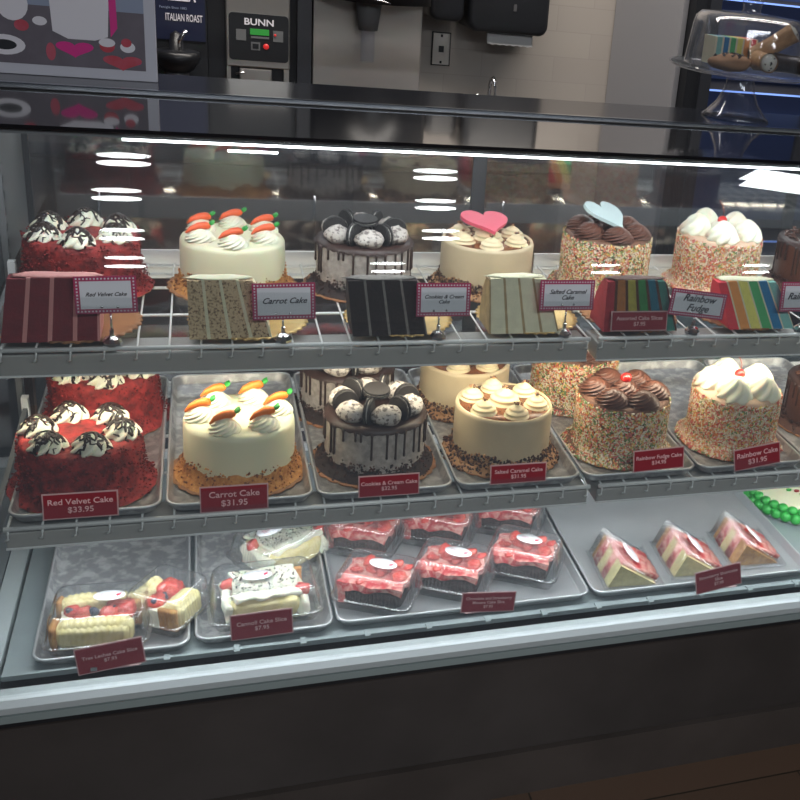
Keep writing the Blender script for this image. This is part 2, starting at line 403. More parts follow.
b = MB(); b.box(-.12, 1.9, 2.275, 2.305, 1.262, 1.270); b.build('rear_fill_strip', 'emit', case)  # unseen glowing strip, added to go with the rear fill
b = MB(); b.box(.04, .12, 1.849, 1.853, 1.255, 1.258); b.build('lamp_connector', 'emit', case)
# front glass: double pane
def pane(name, off, tilt):
    b = MB(); h = (GT-GB).length
    b.box(0, X1-X0-.02, 0, .0004, 0, h)
    o = b.build(name, 'clear', case); ang = math.atan2(GT.y-GB.y, GT.z-GB.z)
    o.location = (X0+.01, GB.y+off, GB.z-.004); o.rotation_euler = (-ang+math.radians(tilt), 0, 0)
    return o
pane('front_glass', 0, 0)
pane('inner_front_glass', .006, .27)
# rear sliding doors
for (xa, xb, yy) in ((-.36, .625, 2.400), (.605, 2.04, 2.412)):
    b = MB(); b.box(xa, xb, yy, yy+.004, .44, 1.262); d = b.build('rear_door', 'mirror', case)
    b = MB(); b.box(xa, xa+.028, yy-.003, yy+.008, .44, 1.262); b.box(xb-.028, xb, yy-.003, yy+.008, .44, 1.262); b.box(xa, xb, yy-.003, yy+.008, 1.235, 1.262); b.box(xa, xb, yy-.003, yy+.008, .42, .45)
    b.build('door_frame', 'dkgrey', d)
b = MB(); b.box(X0, X1, 2.385, 2.43, .38, .425); b.build('rear_sill', 'whitemet', case)

# shelves -----------------------------------------------------------
def shelf(label, xa, xb, yf, z, yback, band, strip, dz=0, hb=.048, rr=.030):
    s = thing('wire_shelf', label, 'shelf', (xa, yf, z+dz))
    W = xb-xa; D = yback-yf
    b = MB(); b.tube([(0, 0, 0), (W, 0, 0)], .0042, 8); b.build('front_rod', 'white', s)
    b = MB(); n = int(W/.0475)
    for k in range(n+1):
        x = .006+k*(W-.012)/n
        b.tube([(x-.005, -.002, -.019), (x, -.0045, -.016), (x, -.004, -.005), (x, .002, .003), (x, .02, .003), (x, D, .003)], .0019, 5)
    b.build('wire_grid', 'white', s)
    b = MB()
    for yy in (.16, .31, D-.005): b.tube([(0, yy, -.002), (W, yy, -.002)], .003, 6)
    b.build('cross_rod', 'white', s)
    b = MB(); b.box(0, W, .006, .075, -hb, -.010); bevel(b.build('lamp_housing', 'shelfband', s), .003)
    b = MB(); b.box(0, W, .0045, .0062, -hb-.0005, -hb+.0025); b.build('housing_lip', 'whitemet', s)
    b = MB(); b.box(.02, W-.02, .028, .050, -hb-.0025, -hb); b.build('strip_lamp', strip, s)
    b = MB(); b.box(0, W, D+.004, D+.010, -.022, rr); b.box(0, W, D-.012, D+.004, -.024, -.018); b.build('rear_rail', 'whitemet', s)
    return s
ZU, ZL = .950, .6815
su = shelf('upper wire shelf section on the left, white rods, under the first four whole cakes', -.31, .682, 1.735, ZU, 2.18, 0, 'emitw')
shelf('upper wire shelf section on the right, under the rainbow slices', .700, 2.02, 1.735, ZU, 2.18, 0, 'emitw')
sl = shelf('lower wire shelf section on the left carrying the trays of whole cakes', -.31, .680, 1.642, ZL, 2.19, 0, 'emitc', 0, .0405, .004)
shelf('lower wire shelf section on the right carrying the sprinkle cake trays', .698, 2.02, 1.642, ZL, 2.19, 0, 'emitc', 0, .0405, .004)
for z, yf, lab in ((ZU, 1.74, 'upper'), (ZL, 1.66, 'lower')):
    t = thing('shelf_bracket', 'grey metal shelf bracket at the left end of the %s shelf' % lab, 'bracket', (-.326, 0, z))
    b = MB(); b.hexa([(-.004, yf+.02, -.03), (.004, yf+.02, -.03), (.004, 2.04, -.06), (-.004, 2.04, -.06)], [(-.004, yf+.02, .004), (.004, yf+.02, .004), (.004, 2.04, .03), (-.004, 2.04, .03)])
    b.build('bracket_arm', 'grey', t)
    b = MB(); b.box(-.006, .006, 2.035, 2.053, -.07, .05); b.build('bracket_hook', 'whitemet', t)

# ------------------------------------------------------------------ trays
def tray(label, x0, x1, y0, y1, z, mt='tray', hgt=.019):
    w_, d_ = x1-x0, y1-y0
    t = thing('baking_tray', label, 'tray', ((x0+x1)/2, (y0+y1)/2, z), group='aluminium baking trays')
    r = [rrect(w_-.026, d_-.026, .016, z=.001), rrect(w_-.022, d_-.022, .019, z=.0035), rrect(w_-.010, d_-.010, .022, z=hgt-.001), rrect(w_-.007, d_-.007, .023, z=hgt+.0015), rrect(w_-.002, d_-.002, .024, z=hgt+.001), rrect(w_, d_, .025, z=hgt-.003), rrect(w_-.006, d_-.006, .023, z=hgt-.003), rrect(w_-.020, d_-.020, .019, z=.002), rrect(w_-.026, d_-.026, .016, z=0)]
    b = MB(); b.loft(r[:3], 0, True, True); b.loft(r[6:], 0, True, False, True); b.build('pan', mt, t)
    b = MB(); b.loft(r[2:7], 0, True); b.build('rolled_rim', 'traysmooth', t)
    return t
TX = [-.073, .172, .420, .667, .912, 1.162]
tray('tray on the lower shelf holding the two red velvet cakes', -.305, -.078, 1.641, 2.188, ZL+.0045)
tray('tray on the lower shelf under the carrot cake', TX[0], TX[1]-.005, 1.641, 2.188, ZL+.0045)
tray('tray on the lower shelf under the cookies and cream cakes', TX[1], TX[2]-.005, 1.641, 2.188, ZL+.0045)
tray('tray on the lower shelf under the caramel cakes', TX[2], TX[3]-.005, 1.641, 2.188, ZL+.0045)
tray('tray on the lower shelf under the sprinkle cakes with brown rosettes', TX[3], TX[4]-.005, 1.641, 2.188, ZL+.0045)
tray('tray on the lower shelf under the sprinkle cake with white whipped topping', TX[4], TX[5]-.005, 1.641, 2.188, ZL+.0045)
tray('tray at the right end of the lower shelf under a brown chocolate cake', TX[5], TX[5]+.243, 1.641, 2.188, ZL+.0045)
DX = [-.278, -.035, .212, .722, 1.245]
ZD = .406
tray('bottom tray at the far left holding the strawberry sponge slices', DX[0]-.014, DX[1]-.007, 1.637, 2.11, ZD)
tray('bottom tray holding the two chocolate chip cream slices', DX[1], DX[2]-.005, 1.645, 2.11, ZD)
tray('wide bottom tray crowded with six dark brownie strawberry packs', DX[2], DX[3]-.006, 1.650, 2.12, ZD, 'traysmooth')
tray('wide bottom tray with three wedge packs of strawberry shortcake', DX[3], DX[4]-.006, 1.650, 2.12, ZD, 'traysmooth')

# ------------------------------------------------------------------ cakes
def board(parent, r, mats, n=28, amp=.035, z=0, th=.003):
    b = MB(); N = n*8
    pr = [(r*.985, z), (r, z+th*.5), (r*.985, z+th), (r*.5, z+th), (.001, z+th)]
    b.lathe(pr, N, 0, mod=lambda a, t: 1+amp*(abs(math.sin(a*n/2))-.6)*(1 if t < .6 else 0))
    return b.build('cake_board', mats, parent)
def body_prof(R, H, rnd=.008, z=.003):
    p = [(R*1.0, z), (R, z+H*.25), (R, z+H*.5), (R, z+H*.75)]
    for k in range(5): a = PI/2*k/4; p.append((R-rnd+rnd*math.cos(a), z+H-rnd+rnd*math.sin(a)))
    p += [(R*.6, z+H), (R*.3, z+H), (.001, z+H)]
    return p
def noisy(mb, amp, sc, zmin=-1):
    for i, v in enumerate(mb.v):
        p = Vector(v)
        if p.z > zmin:
            n = noise.noise(p*sc)*amp + noise.noise(p*sc*2.7)*amp*.5
            r = math.hypot(p.x, p.y)
            if r > .02: mb.v[i] = (p.x*(1+n/r), p.y*(1+n/r), p.z+(n*.4 if p.z > .05 else 0))
def rosette(r, h, lobes=8, twist=1.6, depth=.16, kind='star'):
    b = MB(); K = 22; N = lobes*6
    prof = []
    for k in range(K):
        t = k/(K-1)
        rr = r*(1-t**1.7)**.62*(1.0 if t > .06 else .94)
        if kind == 'hive': rr = r*(1-t**1.6)*(1+.07*math.cos(t*3.2*2*PI)) + .0005
        prof.append((max(rr, .0006), h*(t if kind != 'hive' else t**.9)))
    b.lathe(prof, N, 0, mod=(lambda a, t: 1+depth*math.cos(lobes*(a-twist*t))*(1-t*.6)) if kind != 'hive' else (lambda a, t: 1+.03*math.cos(2*a+t*4)))
    return b
def ringpos(n, r, a0=0): return [(r*math.cos(a0+2*PI*k/n), r*math.sin(a0+2*PI*k/n)) for k in range(n)]
def crumbs(parent, name, R, z0, z1, n, mats, size=.0022, topr=None, irr=.5, spread=.014):
    b = MB(); nm = len(mats)
    for _ in range(n):
        a = random.uniform(0, 2*PI); lim = z1*(1-irr+irr*(noise.noise(Vector((math.cos(a)*2.2, math.sin(a)*2.2, 3)))+.9))
        u = random.random()**1.5; z = z0+(lim-z0)*u
        rr = R+random.uniform(-.0005, .0015)+ (spread*random.random()*(1-u)**3 if spread else 0)
        b.chunk((rr*math.cos(a), rr*math.sin(a), z), size*random.uniform(.6, 1.4), random.randrange(nm))
    o = b.build(name, mats, parent); o['kind'] = 'stuff'; return o
def skirt(parent, mats, R, h, out=.013):
    b = MB(); N = 96
    rings = []
    for (rr, z) in ((R+out, .003), (R+out*.8, .006), (R+out*.25, .012), (R+.002, h*.6), (R+.0005, h)):
        rings.append([((rr+.002*noise.noise(Vector((math.cos(2*PI*i/N)*6, math.sin(2*PI*i/N)*6, z*90))))*math.cos(2*PI*i/N), (rr+.002*noise.noise(Vector((math.cos(2*PI*i/N)*6, math.sin(2*PI*i/N)*6, z*90))))*math.sin(2*PI*i/N),
                       z*(1 if z < .01 else 1+.5*noise.noise(Vector((math.cos(2*PI*i/N)*3, math.sin(2*PI*i/N)*3, 7))))) for i in range(N)])
    b.loft(rings, 0, True)
    return b.build('crumb_skirt', mats, parent)
def heart(name, size, th, mt, parent, loc, rot):
    pts = []
    for k in range(48):
        t = 2*PI*k/48
        pts.append((size*16*math.sin(t)**3/17, size*(13*math.cos(t)-5*math.cos(2*t)-2*math.cos(3*t)-math.cos(4*t)+2)/17))
    b = MB(); b.prism(pts, 0, th); return bevel(b.build(name, mt, parent, loc, rot), .0015)

R = .095
def cake(name, label, loc, rz=0, group=None): return thing(name, label, 'cake', loc, rz, group)

# red velvet
def red_velvet(label, loc):
    c = cake('red_velvet_cake', label, loc, 0, 'red velvet cakes'); board(c, .1165, 'brownboard')
    b = MB(); b.lathe(body_prof(R, .098, .012), 80, 0); noisy(b, .0035, 60); b.build('cake_body', 'redvel', c)
    skirt(c, 'redvel', R, .04, .022)
    crumbs(c, 'cake_crumbs', R+.001, .004, .105, 1500, ['redcrumb', 'redcrumb2'], .0021, irr=.1, spread=.024)
    for k, (x, y) in enumerate(ringpos(6, .066, .5)):
        o = rosette(.029, .030, 7, 1.2, .16); o = o.build('cream_rosette', 'whip', c, (x, y, .098), (0, 0, k))
        d = MB()
        for q in range(9):
            a = random.uniform(0, PI); off = random.uniform(-.018, .018); P = []
            for i in range(15):
                s_ = -.027+.054*i/14; wob = .006*math.sin(i*1.3+q)
                px, py = s_*math.cos(a)-(off+wob)*math.sin(a), s_*math.sin(a)+(off+wob)*math.cos(a)
                rr = min(math.hypot(px, py)/.0275, .999)
                P.append((px, py, .030*(max(0, 1-rr**1.61))**.588+.0020))
            d.tube(P, random.choice((.0013, .0018, .0023)), 5)
        d.build('chocolate_drizzle', 'choc', o)
    return c
rv = red_velvet('red velvet cake on the upper shelf behind the red layered slice', (-.208, 2.035, ZU+.006))
dup(rv, (-.205, 1.772, ZL+.0065), .35, 'red crumb covered cake at the front of the far left lower shelf tray', sz=.96)
dup(rv, (-.187, 2.035, ZL+.0065), 1.2, 'red velvet cake at the back of the lower shelf, half hidden behind another red cake')

# carrot cake
def carrot_cake(label, loc, rz, om, nring):
    c = cake('carrot_cake', label, loc, rz, 'carrot cakes'); board(c, .119, 'brownboard')
    b = MB(); b.lathe(body_prof(R, .098, .012), 72, 0); noisy(b, .0007, 40); b.build('cake_body', 'ivory', c)
    skirt(c, 'nut', R, .032, .017)
    crumbs(c, 'nut_crumbs', R+.001, .004, .040, 900, ['nut', 'nut2', 'nut'], .0022, irr=.55, spread=.02)
    for k, (x, y) in enumerate(ringpos(6, .066, nring)):
        rosette(.026, .024, 9, 2.6, .12).build('cream_rosette', 'ivory2', c, (x, y, .099), (0, 0, k))
        b = MB(); P = [(-.024, -.004, .018), (-.014, -.001, .0245), (0, .001, .0275), (.012, .002, .027), (.02, .003, .0255)]
        b.tube(P, [.0016, .0046, .0066, .0076, .0050], 10, 0)
        cr_ = b.build('icing_carrot', om, c, (x, y, .099), (0, -.08, .12))
        b = MB()
        for a in (-.5, 0, .5):
            b.tube([(.018, .003, .027), (.025, .003+.007*a, .031), (.029, .003+.013*a, .034)], [.0028, .0036, .0010], 6)
        b.build('icing_leaf', 'green', cr_)
    return c
carrot_cake('white cake with small red orange icing carrots on the upper shelf', (.050, 2.035, ZU+.006), 0, 'orangered', .5)
carrot_cake('white cake with bright orange icing carrots on the lower shelf', (.050, 1.788, ZL+.0065), 0, 'orange', .12).scale = (1, 1, 1.09)

def drips(parent, mt, Rr, H, n, lmax):
    b = MB(); N = n*6; rings = []
    for (rr, z) in ((Rr*.5, H+.0040), (Rr*.86, H+.0042), (Rr+.0008, H+.001), (Rr+.0017, H-.006)):
        rings.append([(rr*math.cos(2*PI*i/N), rr*math.sin(2*PI*i/N), z+(.003*noise.noise(Vector((i*.3, 0, 0))) if z < H else 0)) for i in range(N)])
    b.loft(rings, 0, True, True)
    for k in range(n):
        a = 2*PI*(k+random.uniform(-.25, .25))/n; L = lmax*random.uniform(.25, 1)
        rr = Rr+.0012; x, y = rr*math.cos(a), rr*math.sin(a)
        b.tube([(x, y, H-.003), (x, y, H-.012), (x, y, H-.006-L*.8), (x, y, H-.006-L), (x, y, H-.0085-L)], [.0035, .0021, .0020, .0026, .001], 7)
    return b.build('chocolate_drip', mt, parent)
def sandwich_cookie(parent, loc, rot, r=.0225):
    b = MB()
    def disk(z0, z1, rr, mi, gear=0): b.lathe([(rr*.97, z0), (rr, z0+.001), (rr, z1-.001), (rr*.95, z1), (rr*.8, z1-.0004), (.001, z1-.0002)], 40, mi, mod=(lambda a, t: 1+(.02*math.cos(20*a) if gear else 0)), smooth=False)
    disk(0, .0045, r, 0, 1); disk(.0045, .0075, r*.9, 1); disk(.0075, .012, r, 0, 1)
    return b.build('sandwich_cookie', ['cookie', 'creamfill'], parent, loc, rot)
# cookies and cream
def cookies_cake(label, loc, rz):
    c = cake('cookies_and_cream_cake', label, loc, rz, 'cookies and cream cakes'); board(c, .118, 'brownboard')
    b = MB(); H = .094; p = [(R-.003, .003)]
    for k in range(1, 31): p.append((R-.003+(.0006 if k % 2 else -.0003), .003+H*.94*k/30))
    p += [(R-.005, .003+H), (R*.5, .003+H), (.001, .003+H)]
    b.lathe(p, 72, 0); b.build('cake_body', 'cookside', c)
    drips(c, 'drip', R-.0025, .003+H, 30, .052)
    skirt(c, 'dkcrumb', R-.004, .026, .02)
    crumbs(c, 'cookie_crumbs', R-.003, .004, .034, 1000, ['dkcrumb', 'dkcrumb', 'brcrumb'], .0024, irr=.4, spread=.024)
    for k, (x, y) in enumerate(ringpos(6, .064, .52)):
        b = MB(); b.ellip((0, 0, .013), (.029, .024, .018), 0, 20, 12, .12); b.tube([(-.016, 0, .022), (-.004, .004, .026), (.008, -.001, .026), (.017, .001, .021)], [.004, .007, .007, .003], 8)
        b.build('cream_dollop', 'cookcream', c, (x, y, .101), (0, 0, .52+2*PI*k/6+PI/2))
    for k, (x, y) in enumerate(ringpos(6, .058, .52+PI/6)):
        a = .52+PI/6+2*PI*k/6
        sandwich_cookie(c, (x-.006*math.sin(a), y+.006*math.cos(a), .1185), (PI/2, 0, a), .0235)
    sandwich_cookie(c, (0, 0, .129), (.12, 0, 0), .024)
    return c
ck = cookies_cake('grey drip cake topped with black sandwich cookies on the upper shelf', (.297, 2.035, ZU+.006), 0)
dup(ck, (.292, 1.792, ZL+.0065), .15, 'cookie topped chocolate drip cake at the front of the lower shelf', sz=1.07)
dup(ck, (.270, 2.035, ZL+.0065), .6, 'cookie topped drip cake at the back of the lower shelf, mostly hidden')

# salted caramel
def caramel_cake(label, loc, rz, top=True):
    c = cake('salted_caramel_cake', label, loc, rz, 'caramel cakes'); board(c, .117, 'brownboard')
    b = MB(); H = .100; p = [(R, .003)]
    for k in range(1, 31): p.append((R+(.0004 if k % 2 else -.0003), .003+H*.95*k/30))
    p += [(R-.002, .003+H), (R-.006, .0025+H), (R-.008, H-.001), (R*.5, H-.001), (.001, H-.001)]
    b.lathe(p, 72, 0); b.build('cake_body', 'caramel', c)
    b = MB(); b.lathe([(R-.007, H-.001), (R-.008, H+.0015), (R*.5, H+.002), (.001, H+.002)], 48, 0, cap0=False); b.build('caramel_glaze', 'caratop', c)
    skirt(c, 'tancrumb', R, .018, .02)
    crumbs(c, 'chocolate_shavings', R+.001, .004, .032, 1900, ['brcrumb', 'tancrumb', 'brcrumb', 'dkcrumb'], .0030, irr=.5, spread=.024)
    for k, (x, y) in enumerate(ringpos(6, .063, .4)+[(0, 0)]):
        if k == 6 and not top: continue
        s = 1 if k < 6 else 1.25
        o = rosette(.0235*s, .024*s, kind='hive').build('caramel_dollop', 'carablob', c, (x, y, H+.001), (0, 0, k))
        b = MB()
        for _ in range(16):
            r_ = random.uniform(0, .007); a = random.uniform(0, 6.3); b.chunk((r_*math.cos(a), r_*math.sin(a), .0245*s), .0021, random.randrange(2))
        b.build('toffee_topping', ['brcrumb', 'tancrumb'], o)
    b = MB()
    for _ in range(70):
        r_ = random.uniform(.02, .085); a = random.uniform(0, 6.3); b.chunk((r_*math.cos(a), r_*math.sin(a), H+.0025), .0022, random.randrange(2))
    o = b.build('toffee_bits', ['brcrumb', 'tancrumb'], c); o['kind'] = 'stuff'
    return c
cc = caramel_cake('tan caramel cake with a pink heart plaque on the upper shelf', (.548, 2.035, ZU+.006), 0, True)
cl = dup(cc, (.540, 1.792, ZL+.0065), .25, 'tan caramel cake with frosting dollops at the front of the lower shelf', sz=1.08)
dup(cc, (.519, 2.035, ZL+.0065), .7, 'caramel cake at the back of the lower shelf, cut off by the shelf above')
heart('heart_plaque', .054, .007, 'pinkheart', cc, (-.004, .002, .132), (.24, .04, .15))

# sprinkle cakes
def sprinkle_body(c, H, seed=0, wts=(17, 12, 20, 17, 10, 17, 7), bm='whip'):
    b = MB(); b.lathe(body_prof(R-.001, H, .012), 60, 0); b.build('cake_body', bm, c)
    b = MB(); b.lathe([(R+.016, .003), (R+.013, .007), (R+.005, .014), (R, .024)], 60, 0, cap0=False, cap1=False, mod=lambda a, t: 1+.03*math.sin(3*a)*(1-t)); b.build('sprinkle_base', bm, c)
    b = MB(); rnd = random.Random(seed)
    for k in range(7500):
        a = rnd.uniform(0, 2*PI); u = rnd.random()
        if u < .27:
            q = rnd.random(); rr = R+.022*(1-q)**1.8+.001; z = .005+.020*q*q
            N_ = Vector((math.cos(a), math.sin(a), .8))
        elif u < .22:
            rr = R-.003-.013*rnd.random(); z = .003+H+.0008 - max(0, rr-(R-.010))**2*45; N_ = Vector((math.cos(a)*.3, math.sin(a)*.3, 1))
        else:
            rr = R+.0006; z = .008+(H-.010)*rnd.random(); N_ = Vector((math.cos(a), math.sin(a), .05))
        p = Vector((rr*math.cos(a), rr*math.sin(a), z))
        q_ = N_.normalized().to_track_quat('Z', 'Y').to_matrix().to_4x4() @ Matrix.Rotation(rnd.uniform(0, PI), 4, 'Z') @ Matrix.Rotation(rnd.uniform(-.3, .3), 4, 'Y')
        l, w_ = rnd.uniform(.0028, .0042), rnd.uniform(.0011, .0015)
        b.box(-l, l, -w_, w_, -.0007, .0012, rnd.choices(range(7), wts)[0], T=Matrix.Translation(p) @ q_)
    o = b.build('sprinkle_coat', SPR, c); o['kind'] = 'stuff'
def cherry(c, z, r=.0115, stem=True, loc=(0, 0)):
    b = MB(); b.ellip((0, 0, 0), (r, r, r*.92), 0, 14, 10); o = b.build('cherry', 'cherry', c, (loc[0], loc[1], z))
    if stem:
        b = MB(); b.tube([(0, 0, r*.8), (.001, 0, r+.010), (-.004, .002, r+.022), (-.014, .003, r+.034)], .0009, 6); b.build('cherry_stem', 'stem', o)
def fudge_cake(label, loc, rz):
    c = cake('rainbow_fudge_cake', label, loc, rz, 'sprinkle coated cakes with brown rosettes'); board(c, .1165, 'brownboard'); H = .118
    sprinkle_body(c, H, 3, (24, 20, 12, 15, 10, 20, 8), 'sprunder')
    for k, (x, y) in enumerate(ringpos(6, .060, .5)):
        rosette(.033, .030, 9, 3.4, .15).build('fudge_rosette', 'fudge', c, (x, y, H+.002), (0, .0, k))
    rosette(.031, .034, 9, 3.4, .15).build('fudge_rosette', 'fudge', c, (0, 0, H-.002))
    cherry(c, H+.034, stem=False)
    return c
fu = fudge_cake('sprinkle cake with brown rosettes and a pale heart plaque on the upper shelf', (.812, 2.035, ZU+.006), 0)
dup(fu, (.792, 1.792, ZL+.0065), .3, 'sprinkle cake with brown rosettes and a cherry at the front of the lower shelf')
dup(fu, (.772, 2.037, ZL+.0065), 1.1, 'sprinkle cake with brown rosettes at the back of the lower shelf behind another', ('cherry',))
for ch in list(fu.children):
    if ch.name.startswith('cherry'): bpy.data.objects.remove(ch)
heart('heart_plaque', .057, .007, 'blueheart', fu, (-.012, -.020, .158), (.42, .12, .55))
def rainbow_cake(label, loc, rz):
    c = cake('rainbow_cake', label, loc, rz, 'sprinkle coated cakes with whipped topping'); board(c, .1165, 'brownboard'); H = .120
    sprinkle_body(c, H, 5, (22, 20, 17, 22, 8, 13, 8), 'sprunder2')
    for k, (x, y) in enumerate(ringpos(5, .058, .35)):
        b = rosette(.036, .046, 7, 1.3, .15); b.build('whipped_dollop', 'whip', c, (x, y, H), (0, 0, k))
    b = MB(); b.ellip((0, 0, .012), (.028, .028, .018), 0, 16, 8, .2); b.build('whipped_dollop', 'whip', c, (0, 0, H))
    cherry(c, H+.032)
    return c
rb = rainbow_cake('sprinkle cake with white whipped dollops and a cherry on the upper shelf', (1.082, 2.035, ZU+.006), .2)
dup(rb, (1.052, 1.792, ZL+.0065), 0, 'sprinkle cake with tall white whipped topping and stemmed cherry on the lower shelf')
def choc_cake(label, loc, rz):
    c = cake('chocolate_cake', label, loc, rz, 'chocolate cakes at the right edge'); board(c, .118, 'brownboard'); H = .105
    b = MB(); b.lathe(body_prof(R, H, .008), 60, 0); b.build('cake_body', 'fudge', c)
    drips(c, 'drip', R, .003+H, 32, .075)
    skirt(c, 'brcrumb', R, .02, .02)
    crumbs(c, 'chocolate_crumbs', R+.001, .004, .03, 500, ['brcrumb', 'dkcrumb'], .0026, irr=.5, spread=.022)
    b = MB()
    for _ in range(160):
        r_ = random.uniform(0, .08); a = random.uniform(0, 6.3); z = H+.008+random.uniform(0, .022)*(1-r_/.1)
        q = Matrix.Translation((r_*math.cos(a), r_*math.sin(a), z)) @ Matrix.Rotation(random.uniform(0, 6), 4, 'Z') @ Matrix.Rotation(random.uniform(-.5, .5), 4, 'Y')
        b.tube([(-.012, 0, 0), (-.004, .002, .003), (.005, 0, .003), (.012, -.002, 0)], .0022, 5, random.randrange(2), T=q)
    o = b.build('chocolate_curls', ['fudge', 'brcrumb'], c); o['kind'] = 'stuff'
    return c
chc = choc_cake('brown chocolate cake with curls at the right edge of the upper shelf', (1.345, 2.035, ZU+.006), 0)
dup(chc, (1.318, 1.84, ZL+.0065), .4, 'brown chocolate cake cut off at the right edge of the lower shelf')

# ------------------------------------------------------------------ cut slices on the upper shelf
def slice_(name, label, x0, x1, layers, h, xs, depth=.075, top_in=.0, lean=.012, fr='ivory', wav=.0, group=None):
    """front cut face at y=0; layers = [(material, width share, part name)] left to right; xs = sideways shift of the top"""
    W = x1-x0
    s = thing(name, label, 'cake slice', (x0, 1.748, ZU+.0085), 0, group or 'cut cake slices on the upper shelf')
    tot = sum(l[1] for l in layers); u = 0
    nz = 8
    for (mt, wd, pn) in layers:
        u0, u1 = u/tot, (u+wd)/tot; u += wd
        b = MB(); rings = []
        for k in range(nz+1):
            t = k/nz; zz = h*t
            wt = W*(1-top_in*t)
            def X(uu): return uu*wt + xs*t + W*top_in*t*.25 + wav*math.sin(t*5+uu*7)
            yb = depth*(1-.55*t**2); yf = lean*t
            drop = h*.10*max(0, (t-.85)/.15)*max(0, abs((u0+u1)/2-.5)*2-.6)
            rings.append([(X(u0), yf, zz-drop), (X(u1), yf, zz-drop), (X(u1), yb, zz-drop), (X(u0), yb, zz-drop)])
        b.loft(rings, 0, False, True, True); b.build(pn, mt, s)
    b = MB(); t = 1.0; wt = W*(1-top_in)
    xa, xb = xs+W*top_in*.25, wt+xs+W*top_in*.25
    b.ellip(((xa+xb)/2, (lean+depth*.45)/2+.004, h), ((xb-xa)/2, (depth*.45-lean)/2+.004, .0028), 0, 24, 6, .3)
    b.build('top_frosting', fr, s)
    return s
def L4(sp, cr, n=4, a=1.0, c=.22, edge=True, nm='sponge_layer'):
    out = [(cr, c*.6, 'frosting_layer')] if edge else []
    for k in range(n):
        out.append((sp if isinstance(sp, str) else sp[k], a, nm))
        if k < n-1: out.append((cr, c, 'frosting_layer'))
    out.append((cr, c*.6, 'frosting_layer')); return out
slice_('red_velvet_slice', 'dark red layered slice at the far left of the upper shelf', -.305, -.163, L4('rvslice', 'rvcream', 4, 1, .22, False), .104, .012, .08, .08, .012, 'rvcream')
slice_('carrot_cake_slice', 'speckled brown slice with white filling on the upper shelf', -.028, .104, L4('carrotsp', 'ivory', 4, 1, .20, False), .100, -.008, .08, .20, .014, 'ivory')
slice_('cookies_cake_slice', 'nearly black layered slice with grey filling on the upper shelf', .240, .372, L4('brownie', 'greycream', 4, 1, .16, False), .100, -.012, .08, .06, .014, 'greycream')
slice_('caramel_cake_slice', 'pale vanilla slice with caramel filling on the upper shelf', .487, .622, L4('palevan', 'carcream', 4, 1, .18), .104, -.010, .08, .18, .014, 'palevan')
slice_('rainbow_fudge_slice', 'dull rainbow slice with dark fudge filling standing behind a red sign', .712, .868, L4(RAIN2, 'fudge', 6, 1, .34, False), .100, -.006, .08, .22, .014, 'fudge')
slice_('rainbow_slice', 'bright rainbow layered slice with white filling leaning left on the upper shelf', .985, 1.135, L4(RAIN, 'ivory', 6, 1, .18, False), .098, -.040, .085, .10, .014, 'ivory')
def gold_board(label, x, y, z, r=.1, mt='gold'):
    t = thing('scalloped_cake_board', label, 'cake board', (x, y, z), group='scalloped boards under the slices')
    b = MB(); n = 34
    b.lathe([(r*.97, 0), (r, .001), (r*1.0, .004), (r*.9, .003), (r*.86, .0018), (.001, .0018)], n*6, 0, mod=lambda a, t_: 1+.028*math.cos(n*a)*(1-t_)*1.3)
    b.build('board', mt, t); return t
gold_board('brown scalloped board under the dark red slice', -.205, 1.842, ZU+.0065, .100, 'brownboard')
gold_board('gold scalloped board under the speckled carrot slice', .070, 1.842, ZU+.0065, .100)
gold_board('gold scalloped board under the nearly black slice', .335, 1.842, ZU+.0065, .098)
gold_board('gold scalloped board under the pale vanilla slice', .585, 1.842, ZU+.0065, .098)
gold_board('brown scalloped board under the two rainbow slices, left one', .800, 1.842, ZU+.0065, .098, 'brownboard')
gold_board('brown scalloped board under the bright rainbow slice', 1.045, 1.842, ZU+.0065, .098, 'brownboard')

